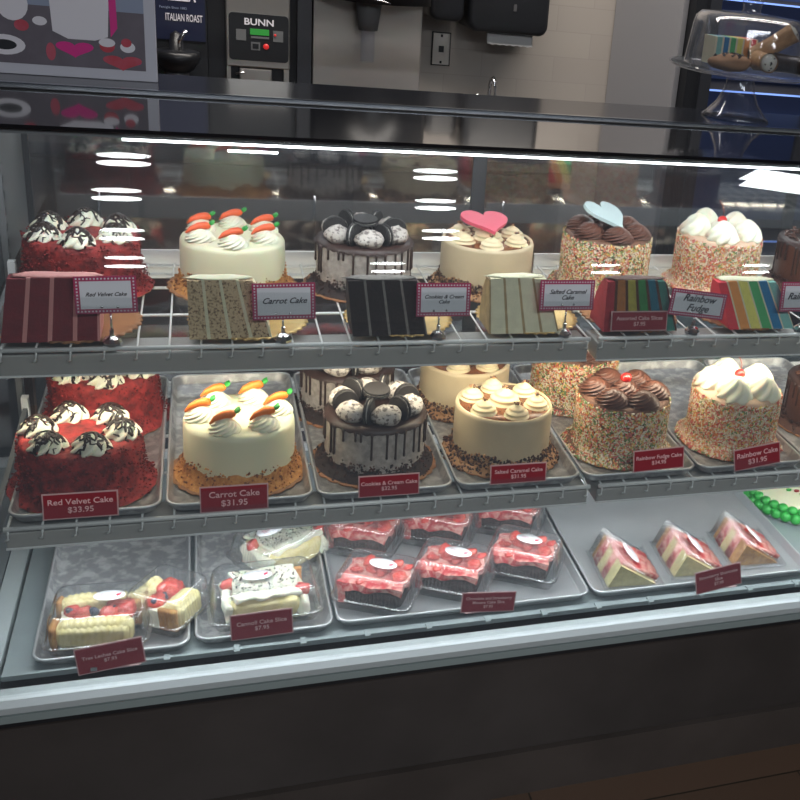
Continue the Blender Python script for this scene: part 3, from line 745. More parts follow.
# name cards on clip stands
def name_card(label, lines, px0, py0, px1, py1, bx, by, roll=0.0):
    Y = 1.742
    a = at(px0, py0, Y); c = at(px1, py1, Y); base = at(bx, by, Y)
    w_, h_ = c.x-a.x, a.z-c.z-.0*abs(roll)
    cx, cz = (a.x+c.x)/2, (a.z+c.z)/2
    zb = ZU+.0045
    t = thing('name_card_stand', label, 'sign', (base.x, Y, zb), 0, 'white name cards on clip stands')
    b = MB(); b.lathe([(.0135, 0), (.0155, .002), (.0150, .006), (.0110, .012), (.0050, .0155), (.0035, .018), (.0035, .026), (.001, .027)], 10, 0, smooth=False); b.build('crystal_base', 'chrome', t)
    b = MB(); top = cz-h_/2-zb+.006
    b.tube([(0, .001, .022), (0, .001, max(top-.006, .024))], .0018, 6)
    for s in (-1, 1):
        b.tube([(s*.001, .002, top-.008), (s*.010, .002, top-.002), (s*.0115, -.004, top+.004)], .0016, 6); b.ellip((s*.0115, -.005, top+.005), (.0026, .0026, .0026), 0, 8, 6)
    b.build('clip', 'chrome', t)
    b = MB(); b.box(-w_/2, w_/2, 0, .0012, -h_/2, h_/2, 1)
    m_ = .008; b.box(-w_/2+m_, w_/2-m_, -.0006, 0, -h_/2+m_, h_/2-m_, 0)
    nx = int(w_/.0052); nz = int(h_/.0052)
    for k in range(nx):
        x = -w_/2+.004+(w_-.008)*k/(nx-1)
        for s in (-1, 1): b.box(x-.0012, x+.0012, -.0006, 0, s*(h_/2-.004)-.0012, s*(h_/2-.004)+.0012, 0)
    for k in range(1, nz-1):
        z = -h_/2+.004+(h_-.008)*k/(nz-1)
        for s in (-1, 1): b.box(s*(w_/2-.004)-.0012, s*(w_/2-.004)+.0012, -.0006, 0, z-.0012, z+.0012, 0)
    cd = b.build('card', ['card', 'cardpink'], t, (cx-base.x, -.003, cz-zb), (-.10, roll, 0))
    sz = min(.0200, (w_-.022)/(max(len(l) for l in lines)*.52))
    for i, l in enumerate(lines):
        text('lettering', l, sz, 'ink', cd, (0, -.0010, (len(lines)/2-.5-i)*sz*.95+.001), shear=.42, bold=.015)
    return t
name_card('white name card reading Red Velvet Cake on a clip stand', ['Red Velvet Cake'], 73, 276, 138, 312, 112, 336, -.02)
name_card('white name card reading Carrot Cake on a clip stand', ['Carrot Cake'], 252, 283, 315, 318, 283, 338, -.02)
name_card('white name card reading Cookies & Cream Cake', ['Cookies & Cream', 'Cake'], 417, 283, 469, 315, 438, 335, 0)
name_card('white name card reading Salted Caramel Cake', ['Salted Caramel', 'Cake'], 541, 280, 592, 309, 564, 332, -.0)
name_card('white name card reading Rainbow Fudge on a clip stand', ['Rainbow', 'Fudge'], 671, 291, 723, 316, 692, 332, .12)
name_card('white name card reading Rainbow Cake cut off at the right edge', ['Rainbow Cake'], 783, 282, 838, 310, 800, 330, 0)

# burgundy price tags
def price_tag(label, lines, px0, py0, px1, py1, Y, roll=0, lean=-.15, shear=0, z0=None):
    """pixel box of the tag; it stands at depth Y"""
    a = at(px0, (py0+py1)/2, Y); c = at(px1, (py0+py1)/2, Y); mid = at((px0+px1)/2, (py0+py1)/2, Y)
    hh = at((px0+px1)/2, py0, Y).z-at((px0+px1)/2, py1, Y).z
    w_ = c.x-a.x
    t = thing('price_tag', label, 'sign', (mid.x, Y, mid.z-hh/2), 0, 'burgundy price tags')
    b = MB(); b.box(-w_/2, w_/2, 0, .0014, 0, hh, 0); cd = b.build('clear_holder', 'burgedge', t, None, (lean, roll, 0))
    b = MB(); e = .0022; b.box(-w_/2+e, w_/2-e, -.0008, -.0001, e, hh-e, 0); b.build('printed_card', 'burg', cd)
    b = MB(); b.box(-w_/2+.01, w_/2-.01, .0014, .005, 0, .0014); b.build('holder_foot', 'burgedge', t)
    n = len(lines)
    for i, l in enumerate(lines):
        sz = min((hh-.006)/n*.95, .0150, (w_-.010)/(max(len(q) for q in lines)*.50))
        text('lettering', l, sz, 'pinkink', cd, (0, -.0012, hh/2+(n/2-.5-i)*sz*1.05), bold=.012, sx=1.05)
    return t
YL = 1.6385
price_tag('burgundy price tag reading Red Velvet Cake $33.95', ['Red Velvet Cake', '$33.95'], 42, 494, 119, 518, YL, 0)
price_tag('burgundy price tag reading Carrot Cake $31.95', ['Carrot Cake', '$31.95'], 200, 487, 269, 511, YL, -.0)
price_tag('burgundy price tag reading Cookies & Cream Cake $32.95', ['Cookies & Cream Cake', '$32.95'], 359, 476, 420, 496, YL, 0)
price_tag('burgundy price tag reading Salted Caramel Cake $31.95', ['Salted Caramel Cake', '$31.95'], 491, 465, 547, 483, YL, 0)
price_tag('burgundy price tag reading Rainbow Fudge Cake $34.95', ['Rainbow Fudge Cake', '$34.95'], 635, 450, 685, 470, YL, -.04)
price_tag('tilted burgundy price tag reading Rainbow Cake $31.95', ['Rainbow Cake', '$31.95'], 737, 447, 782, 467, YL, -.14)
price_tag('pinkish price tag reading Assorted Cake Slices on the upper shelf', ['Assorted Cake Slices', '$7.95'], 612, 312, 668, 331, 1.736, .0)
YD = 1.622
price_tag('tilted burgundy price tag reading Tres Leches Cake Slice', ['Tres Leches Cake Slice', '$7.95'], 77, 645, 147, 669, YD, -.12)
price_tag('burgundy price tag reading Cannoli Cake Slice', ['Cannoli Cake Slice', '$7.95'], 231, 614, 294, 637, YD, -.03)
price_tag('small price tag reading Chocolate and Strawberry Mousse Cake Slice', ['Chocolate and Strawberry', 'Mousse Cake Slice', '$7.95'], 461, 594, 515, 612, YD, .09)
price_tag('tilted price tag reading Strawberry Shortcake Slice', ['Strawberry Shortcake', 'Slice', '$7.95'], 699, 569, 743, 589, YD, -.16)

# ------------------------------------------------------------------ packed slices on the bottom deck
def ridged(w, d, r, z, amp=.0, pitch=.0075, n=520):
    base = rrect(w, d, r, 10, z)
    # resample by arc length and push in and out for the ribs
    P = [Vector(p) for p in base]; P.append(P[0]); L = [0]
    for i in range(1, len(P)): L.append(L[-1]+(P[i]-P[i-1]).length)
    T = L[-1]; out = []; j = 0; nr = round(T/pitch)
    for k in range(n):
        s_ = T*k/n
        while L[j+1] < s_: j += 1
        f = (s_-L[j])/(L[j+1]-L[j]+1e-12); p = P[j].lerp(P[j+1], f); tdir = (P[j+1]-P[j]); tdir = tdir.normalized() if tdir.length > 1e-9 else Vector((1, 0, 0))
        nrm = Vector((tdir.y, -tdir.x, 0)); q = p+nrm*(amp*math.sin(2*PI*nr*k/n)); out.append((q.x, q.y, q.z))
    return out
def clamshell(label, loc, rz, w_, d_, h_, rot=None, stick=(0, 0), group='clear clamshell packs', sticker_rot=0, sw=.028):
    t = thing('plastic_clamshell', label, 'food container', loc, rz, group, rot)
    hb = h_*.28
    b = MB()
    rg = [ridged(w_*.86, d_*.84, .012, .002), ridged(w_*.87, d_*.85, .014, .004, .0008), ridged(w_*.93, d_*.92, .018, hb*.9, .0008), ridged(w_*.95, d_*.94, .018, hb), ridged(w_, d_, .02, hb+.001), ridged(w_, d_, .02, hb+.0025)]
    b.loft(rg, 0, True, True); b.build('base', 'plastic', t)
    b = MB()
    rg = [ridged(w_, d_, .02, hb+.0035), ridged(w_*.94, d_*.93, .018, hb+.0045), ridged(w_*.93, d_*.92, .018, hb+.008, .0019), ridged(w_*.86, d_*.82, .016, h_*.86, .0019), ridged(w_*.80, d_*.75, .014, h_*.97, .0004), ridged(w_*.70, d_*.64, .012, h_), ridged(w_*.67, d_*.61, .012, h_-.002)]
    b.loft(rg, 0, True, False, True); b.build('lid', 'plastic', t)
    sticker(t, (stick[0], stick[1], h_-.0012), (0, 0, sticker_rot), sw)
    return t
def sticker(t, loc, rot, sw=.028):
    b = MB(); b.lathe([(1, 0), (1, .0005), (.001, .0005)], 28, 0)
    for i, v in enumerate(b.v): b.v[i] = (v[0]*sw, v[1]*sw*.58, v[2])
    s = b.build('oval_sticker', 'label', t, loc, rot)
    b = MB(); b.prism([(-.004, .001), (0, .0025), (.006, .006), (.003, .001), (.006, -.001), (.001, -.002), (-.001, -.006), (-.003, -.002)], .0006, .001)
    b.build('sticker_mark', 'labelred', s, (sw*.55, 0, 0))
    b = MB()
    for k, (a, l) in enumerate(((.004, .014), (0, .018), (-.004, .012))): b.box(-sw*.6, -sw*.6+l, a-.0004, a+.0004, .0006, .0008)
    b.build('sticker_print', 'cardpink', s)
def wobble(mb, amp, sc):
    for i, v in enumerate(mb.v):
        p = Vector(v); n = noise.noise_vector(p*sc); mb.v[i] = tuple(p+n*amp)
def grid_box(x0, x1, y0, y1, z0, z1, k=.008):
    """box with subdivided faces so wobble() can rough it up"""
    b = MB()
    def face(o, u, v, nu, nv):
        vs = [o+u*(i/nu)+v*(j/nv) for j in range(nv+1) for i in range(nu+1)]
        b.add(vs, [(j*(nu+1)+i, j*(nu+1)+i+1, (j+1)*(nu+1)+i+1, (j+1)*(nu+1)+i) for j in range(nv) for i in range(nu)], 0, True)
    X, Y, Z = Vector((x1-x0, 0, 0)), Vector((0, y1-y0, 0)), Vector((0, 0, z1-z0)); o = Vector((x0, y0, z0))
    nx, ny, nz = (max(1, int(q.length/k)) for q in (X, Y, Z))
    face(o, Y, X, ny, nx); face(o+Z, X, Y, nx, ny); face(o, X, Z, nx, nz); face(o+Y, Z, X, nz, nx); face(o, Z, Y, nz, ny); face(o+X, Y, Z, ny, nz)
    return b
def soften(mb, k=.14):
    mn = [min(v[i] for v in mb.v) for i in range(3)]; mx = [max(v[i] for v in mb.v) for i in range(3)]
    c = [(a+b_)/2 for a, b_ in zip(mn, mx)]; h = [(b_-a)/2 for a, b_ in zip(mn, mx)]; s = min(h)
    for i, v in enumerate(mb.v):
        q = [(v[j]-c[j]) for j in range(3)]
        e = [max(0, 1-(h[j]-abs(q[j]))/s) for j in range(3)]
        o = []
        for j in range(3):
            oth = sum(e[m]**3 for m in range(3) if m != j)
            o.append(q[j]-math.copysign(s*k*1.6*min(oth, 1.2)*e[j]**2, q[j]) if e[j] > 0 else q[j])
        mb.v[i] = tuple(c[j]+o[j] for j in range(3))
def lumps(parent, name, mt, boxr, n, r, flat=.6, seed=1):
    rnd = random.Random(seed)
    for _ in range(n):
        x, y, z = (rnd.uniform(boxr[i][0], boxr[i][1]) for i in range(3)); s = r*rnd.uniform(.75, 1.25)
        b = MB(); b.ellip((0, 0, 0), (s*1.2, s*.85, s*flat), 0, 12, 8, .35); b.build(name, mt, parent, (x, y, z), (rnd.uniform(-.4, .4), rnd.uniform(-.4, .4), rnd.uniform(0, 6)))

# tray 1: strawberry sponge
def leches(label, loc, rz, L_=.115, small=False):
    s = thing('sponge_cake_slice', label, 'cake slice', loc, rz, 'strawberry sponge slices')
    for y0, y1, z1 in ((-.052, -.010, .052), (.022, .052, .056)):
        b = grid_box(-L_/2, L_/2, y0, y1, .0, z1, .0028); soften(b, .22)
        for i, v in enumerate(b.v): b.v[i] = (v[0], v[1]+.0008*math.sin(v[0]*620), v[2]+(.0016*math.sin(v[0]*620) if v[2] > z1*.8 else 0))
        wobble(b, .004, 26)
        b.build('sponge_layer', 'sponge', s)
        b = grid_box(-L_/2-.005, -L_/2+.006, y0+.001, y1-.001, .0, z1-.001, .004); soften(b, .3); wobble(b, .004, 26); b.build('crust', 'crust', s)
    b = grid_box(-L_/2+.004, L_/2-.004, -.012, .024, .0, .036, .006); wobble(b, .004, 60); b.build('cream_filling', 'whip', s)
    lumps(s, 'strawberry', 'strawb', ((-L_/2+.015, L_/2-.004), (-.004, .016), (.036, .047)), 8, .014, .75, 3)
    lumps(s, 'blueberry', 'bluebry', ((-L_/2+.01, L_/2-.01), (-.006, .018), (.042, .050)), 4, .0075, 1, 9)
    return s
zt = ZD+.0045
leches('yellow sponge slice with strawberries, left one in the far left pack', (-.195, 1.715, zt+.003), -.06, .126)
clamshell('clear pack around the left strawberry sponge slice', (-.190, 1.717, zt), -.05, .172, .140, .074, stick=(.016, .010), sw=.026)
lb = leches('yellow sponge slice with dark crust, right one in the far left packs', (-.083, 1.745, zt+.003), 1.0, .080)
clamshell('clear pack around the right sponge slice, leaning over the tray rim', (-.080, 1.747, zt), 1.0, .125, .125, .075, stick=(-2, -2))

# tray 2: chocolate chip cream slices
def cannoli_slice(label, loc, rz):
    s = thing('cannoli_cake_slice', label, 'cake slice', loc, rz, 'cream slices with chocolate chips')
    for y0, y1 in ((-.050, -.022), (.026, .050)):
        b = grid_box(-.062, .058, y0, y1, 0, .050, .004); soften(b, .2); wobble(b, .0035, 30); b.build('sponge_layer', 'sponge', s)
    b = grid_box(-.060, .060, -.024, .028, 0, .052, .004); soften(b, .2); wobble(b, .007, 40); b.build('cream_filling', 'whip', s)
    b = grid_box(-.058, .062, -.046, .048, .048, .058, .004); soften(b, .2); wobble(b, .008, 42); b.build('cream_topping', 'whip', s)
    b = grid_box(-.075, -.058, -.046, .044, 0, .045, .004); soften(b, .2); wobble(b, .007, 42); b.build('cream_border', 'whip', s)
    b = grid_box(.056, .076, -.050, .046, 0, .040, .004); soften(b, .2); wobble(b, .008, 42); b.build('cream_border', 'whip', s)
    b = MB()
    for _ in range(150): b.chunk((random.uniform(-.055, .055), random.uniform(-.036, .040), .0605+random.uniform(-.001, .002)), random.uniform(.0012, .0024))
    o = b.build('chocolate_chips', 'choc', s); o['kind'] = 'stuff'
    lumps(s, 'cherry', 'strawb', ((-.064, -.060), (.012, .020), (.050, .052)), 1, .011, 1, 3)
    lumps(s, 'cherry', 'strawb', ((.064, .068), (-.030, -.022), (.045, .048)), 1, .011, 1, 5)
    b = grid_box(.02, .075, .040, .052, .01, .048, .007); wobble(b, .002, 40); b.build('orange_wafer', 'nut', s)
    return s
cannoli_slice('chocolate chip cream slice in the front pack of the second bottom tray', (.088, 1.740, zt+.003), .06)
clamshell('clear pack at the front of the second bottom tray around a cream slice', (.088, 1.742, zt), .05, .205, .142, .074, stick=(-.012, .004), sw=.026)
cannoli_slice('chocolate chip cream slice in the rear pack of the second bottom tray', (.135, 1.905, zt+.003), .62)
clamshell('clear pack at the back of the second bottom tray, turned at an angle', (.130, 1.905, zt), .62, .185, .135, .074, stick=(-.02, .010), sw=.03)

# tray 3: six brownie strawberry packs
def mousse(label, loc, rz, seed):
    s = thing('brownie_mousse_slice', label, 'cake slice', loc, rz, 'dark brownie slices with strawberry topping')
    b = grid_box(-.058, .058, -.046, .046, 0, .042, .004); soften(b, .2); wobble(b, .003, 40); b.build('brownie_layer', 'brownie', s)
    b = grid_box(-.060, .058, -.044, .046, .039, .052, .006); wobble(b, .007, 50); b.build('strawberry_topping', 'strawp', s)
    b = grid_box(-.067, -.054, -.042, .044, .004, .050, .006); wobble(b, .006, 55); b.build('pink_side', 'strawp', s)
    lumps(s, 'strawberry', 'strawb', ((-.048, .052), (-.036, .040), (.053, .057)), 9, .0125, .5, seed)
    return s
q = 0
RZ3 = -.47
places = [(.300, 1.735, 'front left'), (.452, 1.752, 'front middle'), (.607, 1.775, 'front right'), (.300, 1.925, 'rear left'), (.462, 1.935, 'rear middle'), (.622, 1.955, 'rear right')]
ms = mousse('dark brownie slice with red topping, %s of the six' % places[0][2], (places[0][0], places[0][1], zt+.003), RZ3, 2)
cs = clamshell('clear pack with white sticker, %s of the six on the wide tray' % places[0][2], (places[0][0], places[0][1], zt), RZ3, .162, .128, .078, stick=(.006, .006), sticker_rot=-.1, group='packs of brownie slices')
for x, y, n_ in places[1:]:
    dr = random.uniform(-.05, .05)
    dup(ms, (x, y, zt+.003), RZ3+dr, 'dark brownie slice with red topping, %s of the six' % n_)
    dup(cs, (x, y, zt), RZ3+dr, 'clear pack with white sticker, %s of the six on the wide tray' % n_)

# tray 4: three wedge packs of shortcake
def wedge_prism(w, L, h, apex, n, T=None, amp=0, off=0, pitch=.006):
    rings = []
    for k in range(n+1):
        y = L*k/n; g = amp*math.sin(2*PI*y/pitch)
        rings.append([(0-off-g, y, 0), (apex[0]*w-g*.3, y, h+off+g), (w+off+g, y, 0)])
    return rings
def shortcake(label, loc, rz, crust):
    w_, L_, h_ = .106, .112, .051
    s = thing('shortcake_slice', label, 'cake slice', loc, rz, 'strawberry shortcake wedges')
    b = MB(); b.loft(wedge_prism(w_, .030, h_, (.22,), 6), 0, False, True, True); wobble(b, .002, 40); b.build('sponge_layer', crust, s)
    b = MB(); r = [[(x, y+.030, z*.97) for x, y, z in ring] for ring in wedge_prism(w_, .026, h_, (.22,), 6, off=.001)]; b.loft(r, 0, True, True, True); wobble(b, .004, 60); b.build('strawberry_filling', 'strawp', s)
    b = MB(); r = [[(x, y+.056, z) for x, y, z in ring] for ring in wedge_prism(w_, .026, h_, (.22,), 6)]; b.loft(r, 0, False, True, True); wobble(b, .002, 40); b.build('sponge_layer', 'sponge', s)
    b = MB(); r = [[(x, y+.082, z*.97) for x, y, z in ring] for ring in wedge_prism(w_, .026, h_, (.22,), 6, off=.001)]; b.loft(r, 0, True, True, True); wobble(b, .004, 60); b.build('strawberry_filling', 'strawp', s)
    b = MB(); r = [[(x, y+.108, z) for x, y, z in ring] for ring in wedge_prism(w_*.96, .014, h_, (.22,), 4)]; b.loft(r, 0, False, True, True); b.build('crust', 'crust', s)
    # strawberries on the long sloping side
    b = MB(); r = wedge_prism(w_, .10, h_, (.22,), 14)
    r = [[(p[1][0]+.002, p[1][1]+.008, p[1][2]+.003), (p[2][0]+.008, p[2][1]+.008, .012), (p[2][0]+.002, p[2][1]+.008, .004), (p[1][0], p[1][1]+.008, p[1][2]-.004)] for p in r]
    b.loft(r, 0, True, True, True); wobble(b, .004, 55); b.build('strawberry_side', 'strawp', s)
    for k in range(5):
        t = (k+.5)/5; b = MB(); b.ellip((0, 0, 0), (.013, .011, .006), 0, 10, 8, .3)
        b.build('strawberry', 'strawb', s, (w_*(.45+.4*((k*37) % 10)/10), .02+.085*t, h_*(.705-.51*((k*37) % 10)/10)+.001), (0, .6, k))
    # container as part of the same hand-held pack is a thing of its own
    c = thing('wedge_clamshell', label.replace('wedge of strawberry shortcake', 'clear ridged wedge pack').replace('slice', 'pack'), 'food container', loc, rz, 'wedge packs')
    b = MB(); N = 120
    r = [[(x-.004, y-.006, z+.001) for x, y, z in ring] for ring in wedge_prism(w_+.010, L_+.028, h_+.010, (.22,), N, amp=.0020)]
    # split the section finer so the faces round over
    rr = []
    for ring in r:
        A, B, D = (Vector(p) for p in ring)
        rr.append([A, A.lerp(B, .25), A.lerp(B, .5), A.lerp(B, .85), B.lerp((A+D)/2, .05), B.lerp(D, .15), B.lerp(D, .5), B.lerp(D, .9), D])
    b.loft(rr, 0, True, True, True, closed=False); b.build('lid', 'plastic', c)
    b = MB(); b.box(-.010, w_+.014, -.012, L_+.030, 0, .0008); b.box(-.012, w_+.016, -.014, -.012, 0, .006); b.box(w_+.014, w_+.016, -.012, L_+.03, 0, .006); b.build('base', 'plastic', c)
    a = math.atan2(h_+.01, w_*.78)
    sticker(c, (w_*.56, L_*.42, h_*.62+.0190), (a, 0, PI/2), .034)
    return s
shortcake('wedge of strawberry shortcake, leftmost of three in the wide tray', (.766, 1.685, zt+.001), -.06, 'spongecut')
shortcake('wedge of strawberry shortcake, middle one of three in the wide tray', (.922, 1.696, zt+.001), -.06, 'spongecut')
shortcake('wedge of strawberry shortcake with browned face, nearest the right rim', (1.074, 1.712, zt+.001), -.06, 'crust')

# green rimmed cakes at the right
def rim_cake(label, x, y, r, rimc, topc, deco):
    c = thing('decorated_cake', label, 'cake', (x, y, ZD+.001), 0)
    b = MB(); b.lathe([(r*.96, 0), (r*.96, .002), (.001, .002)], 40, 0); b.build('cake_board', 'card', c)
    b = MB(); b.lathe(body_prof(r*.93, .036, .008, .002), 48, 0); b.build('cake_body', topc, c)
    b = MB(); n = 40
    for k in range(n):
        a = 2*PI*k/n; b.ellip((r*.95*math.cos(a), r*.95*math.sin(a), .014), (.015, .015, .014), 0, 8, 6)
    for k in range(n):
        a = 2*PI*(k+.5)/n; b.ellip((r*.92*math.cos(a), r*.92*math.sin(a), .032), (.0135, .0135, .010), 0, 8, 6)
    b.build('piped_border', rimc, c)
    if deco:
        b = MB()
        for k in range(26):
            a = 2*PI*k/26; rr = r*.42+random.uniform(-.008, .008)
            b.ellip((rr*math.cos(a), rr*math.sin(a), .041), (.008, .005, .003), 0 if k % 4 else 1, 8, 6, .3)
        b.build('icing_wreath', ['green', 'redcrumb'], c)
    return c
rim_cake('round cream cake with bright green piped rim beside the right tray', 1.405, 1.985, .165, 'green', 'ivory', True)
rim_cake('small round cake with orange rim and green top at the right edge', 1.405, 1.775, .072, 'orange', 'green', False)

# ------------------------------------------------------------------ on the case top
# poster sign on the left
P0 = at(158, 85, 2.22)
sg = thing('poster_sign', 'framed poster of a white cake and pink hearts standing on the case top', 'sign', (P0.x, 2.22, 1.304), 0, None, (-.03, 0, 0))
W_, H_ = .62, .45
b = MB(); b.box(-W_, 0, 0, .012, 0, H_); bevel(b.build('sign_frame', 'signframe', sg), .002)
b = MB(); e = .020
b.box(-W_+e, -e, -.001, 0, e, .125, 0); b.box(-W_+e, -e, -.001, 0, .125, H_-e, 1)
def art(pts, mi, d=.0005):
    b.add([(x, -.001-d, z) for x, z in pts], [tuple(range(len(pts)))], mi)
def circ(cx, cz, rx, rz_, n=20): return [(cx+rx*math.cos(2*PI*k/n), cz+rz_*math.sin(2*PI*k/n)) for k in range(n)]
def hrt(cx, cz, s, sq=.6):
    return [(cx+s*16*math.sin(2*PI*k/28)**3/17, cz+sq*s*(13*math.cos(2*PI*k/28)-5*math.cos(4*PI*k/28)-2*math.cos(6*PI*k/28)-math.cos(8*PI*k/28))/17) for k in range(28)]
art([(-.175, .082), (-.180, .20), (-.075, .20), (-.083, .078), (-.105, .070), (-.150, .070)], 2)
art([(-.080, .20), (-.068, .20), (-.066, .095), (-.078, .078)], 3, .0007)
art([(-.175, .165), (-.078, .175), (-.075, .24), (-.178, .24)], 3, .0008)
art(hrt(-.140, .053, .034, .5), 3); art(hrt(-.060, .034, .036, .45), 4); art(hrt(-.046, .033, .020, .4), 3, .0003)
art(circ(-.085, .062, .013, .012), 4, .0006); art(circ(-.085, .068, .014, .008), 2, .0008); art(circ(-.050, .062, .013, .010), 2); art(circ(-.052, .070, .009, .008), 4, .0008)
art(circ(-.255, .052, .034, .018), 2); art(circ(-.255, .052, .020, .009), 5, .0008)
art(circ(-.238, .125, .026, .030), 2, .0004); art(circ(-.225, .088, .012, .010), 4); art(circ(-.195, .098, .012, .008), 2); art(circ(-.180, .045, .008, .016), 4); art(circ(-.27, .165, .075, .015), 2)
art([(-.35, .17), (-.20, .17), (-.19, .22), (-.37, .22)], 3, .0009)
b.build('poster_print', ['picbg', 'picsky', 'picwhite', 'picmag', 'picred', 'dark'], sg)

# dome stand on the right
pc = at(741, 120, 2.24)
SX, SY, SZ = 1.178, 2.235, 1.304
st = thing('cake_stand', 'clear acrylic pedestal stand on the right of the case top', 'cake stand', (SX, SY, SZ))
b = MB(); b.lathe([(.078, 0), (.080, .003), (.070, .012), (.050, .035), (.036, .065), (.031, .095), (.030, .100)], 40, 0, cap1=False); b.build('pedestal', 'dome', st)
b = MB(); b.lathe([(.030, .100), (.120, .102), (.160, .106), (.172, .112), (.174, .116), (.168, .114), (.120, .107), (.001, .106)], 60, 0, cap0=False); b.build('plate', 'dome', st)
dm = thing('cake_dome', 'clear acrylic dome cover over the pastries on the stand', 'dome cover', (SX, SY, SZ+.116))
b = MB(); b.lathe([(.138, 0), (.138, .004), (.128, .09), (.124, .105), (.112, .116), (.05, .121), (.024, .122)], 60, 0, cap0=False, cap1=False); b.lathe([(.134, 0), (.125, .09), (.120, .104), (.109, .113), (.02, .119)], 60, 0, cap0=False, cap1=False); b.build('cover', 'dome', dm)
b = MB(); b.lathe([(.024, .122), (.020, .127), (.022, .140), (.024, .146), (.021, .152), (.001, .154)], 24, 0); b.build('knob', 'dome', dm)
zp = SZ+.1165
sx = thing('rainbow_cake_slice', 'small rainbow layered slice lying under the acrylic dome', 'cake slice', (SX-.070, SY+.01, zp+.012), .1)
cols = ['teal']; k0 = 0
order = [RAIN[5], RAIN[4], RAIN[3], RAIN[2], RAIN[1], RAIN[0]]
for k, mt in enumerate(order):
    b = MB(); b.box(k*.0185, k*.0185+.0135, 0, .05, 0, .050); b.build('sponge_layer', mt, sx)
    b = MB(); b.box(k*.0185+.0135, k*.0185+.0185, 0, .05, 0, .050); b.build('frosting_layer', 'ivory', sx)
b = MB(); b.box(-.005, 0, 0, .05, 0, .050); b.box(-.005, .111, 0, .05, -.012, 0); b.build('outer_frosting', 'ivory', sx)
ck2 = thing('chip_pastry', 'tan pastry covered in chocolate chips under the dome', 'pastry', (SX-.062, SY-.055, zp))
b = MB(); b.ellip((0, 0, .014), (.054, .030, .019), 0, 24, 12, .15); b.build('pastry_body', 'tancrumb', ck2)
b = MB()
for _ in range(45):
    a = random.uniform(0, 6.3); r_ = random.uniform(0, .85); b.chunk((.050*r_*math.cos(a), .026*r_*math.sin(a), .015+.018*math.sqrt(max(0, 1-r_*r_))), .0042)
b.build('chocolate_chips', 'choc', ck2)
def cannoli(label, loc, rot, shell, L_=.095, r=.019):
    c = thing('cannoli', label, 'pastry', loc, 0, 'cannoli under the dome', Vector(rot).to_track_quat('Z', 'Y').to_euler())
    b = MB(); b.lathe([(r*1.05, -L_/2), (r, -L_/2+.01), (r*.92, 0), (r, L_/2-.01), (r*1.05, L_/2)], 20, 0, cap0=False, cap1=False); b.lathe([(r*.97, -L_/2), (r*.9, -L_/2+.01), (r*.85, 0), (r*.9, L_/2-.01), (r*.97, L_/2)], 20, 0, cap0=False, cap1=False); b.build('shell', shell, c)
    for s in (-1, 1):
        b = MB(); b.ellip((0, 0, s*(L_/2-.004)), (r*.97, r*.97, .011), 0, 16, 8, .1); f = b.build('cream_filling', 'whip', c)
        b = MB()
        for k in range(9):
            a = random.uniform(0, 6.3); q_ = random.uniform(0, .75)*r; b.chunk((q_*math.cos(a), q_*math.sin(a), s*(L_/2-.004+.011*math.sqrt(max(0, 1-(q_/r)**2)))), .0028)
        b.build('chocolate_chips', 'choc', f)
cannoli('tan cannoli leaning upward on top of the pastries under the dome', (SX+.060, SY-.020, zp+.058), (.66, -.40, .60), 'cannoli', .105, .022)
cannoli('tan cannoli lying end-on at the front under the dome', (SX+.012, SY-.070, zp+.023), (-.10, -1, .04), 'cannoli', .07, .021)
cannoli('chocolate dipped cannoli at the right under the dome', (SX+.085, SY-.065, zp+.022), (.55, -.80, .03), 'choc', .08, .021)

# ------------------------------------------------------------------ back bar
b = MB(); b.box(-3.5, 1.25, 3.55, 4.19, .86, .90, 0); bevel(tag(b.build('counter_top', 'dkgrey'), 'dark worktop of the back counter behind the case', 'worktop'), .004)
bc = thing('back_counter_cabinet', 'dark cabinet run under the back worktop', 'cabinet')
b = MB(); b.box(-3.5, 1.23, 3.60, 4.19, .0, .86); b.build('cabinet_body', 'cabinet', bc)
for k in range(7):
    b = MB(); b.box(-3.48+.66*k, -2.86+.66*k, 3.585, 3.60, .1, .84); d = b.build('cabinet_door', 'cabinet', bc)
    b = MB(); b.tube([(-2.95+.66*k, 3.575, .60), (-2.95+.66*k, 3.575, .75)], .006, 8); b.build('handle', 'chrome', d)

YE = 3.60
def ex(x, y, Y=YE): return at(x, y, Y)
# navy wrapped coffee grinder
a0 = ex(140, 0); a1 = ex(207, 60)
gr = thing('coffee_dispenser', 'navy wrapped coffee dispenser with small pale lettering behind the poster', 'coffee dispenser', (0, 0, 0))
b = MB(); b.box(ex(120, 20).x, ex(207, 20).x, YE, YE+.35, .90, 2.0); b.build('body', 'black', gr)
b = MB(); b.box(ex(135, 20).x, ex(205, 20).x, YE-.004, YE, ex(180, 40).z, 1.98); fp = b.build('front_panel', 'navy', gr)
pt = ex(184, 18); text('lettering', 'ITALIAN ROAST', .030, 'picwhite', gr, (pt.x, YE-.006, pt.z), bold=.01, fit=ex(193, 18).x-ex(156, 18).x)
pt = ex(180, 0); text('lettering', 'MEZZA', .050, 'picwhite', gr, (pt.x-.004, YE-.006, pt.z+.014), bold=.03, fit=ex(191, 0).x-ex(157, 0).x)
pt = ex(173, 6); text('lettering', 'Famiglia Since 1882', .010, 'picsky', gr, (pt.x, YE-.006, pt.z-.004))
pf = ex(177, 55)
b = MB(); b.lathe([(.03, -.045), (.05, -.03), (.068, .0), (.066, .02), (.058, .022), (.022, .024), (.016, .07), (.001, .08)], 20, 0); b.build('spout_funnel', 'black', gr, (pf.x, YE-.06, pf.z))
b = MB(); b.tube([(0, 0, 0), (0, -.02, .03), (.02, -.02, .06)], .006, 8); b.build('spout_lever', 'chrome', gr, (pf.x+.01, YE-.10, pf.z+.03))
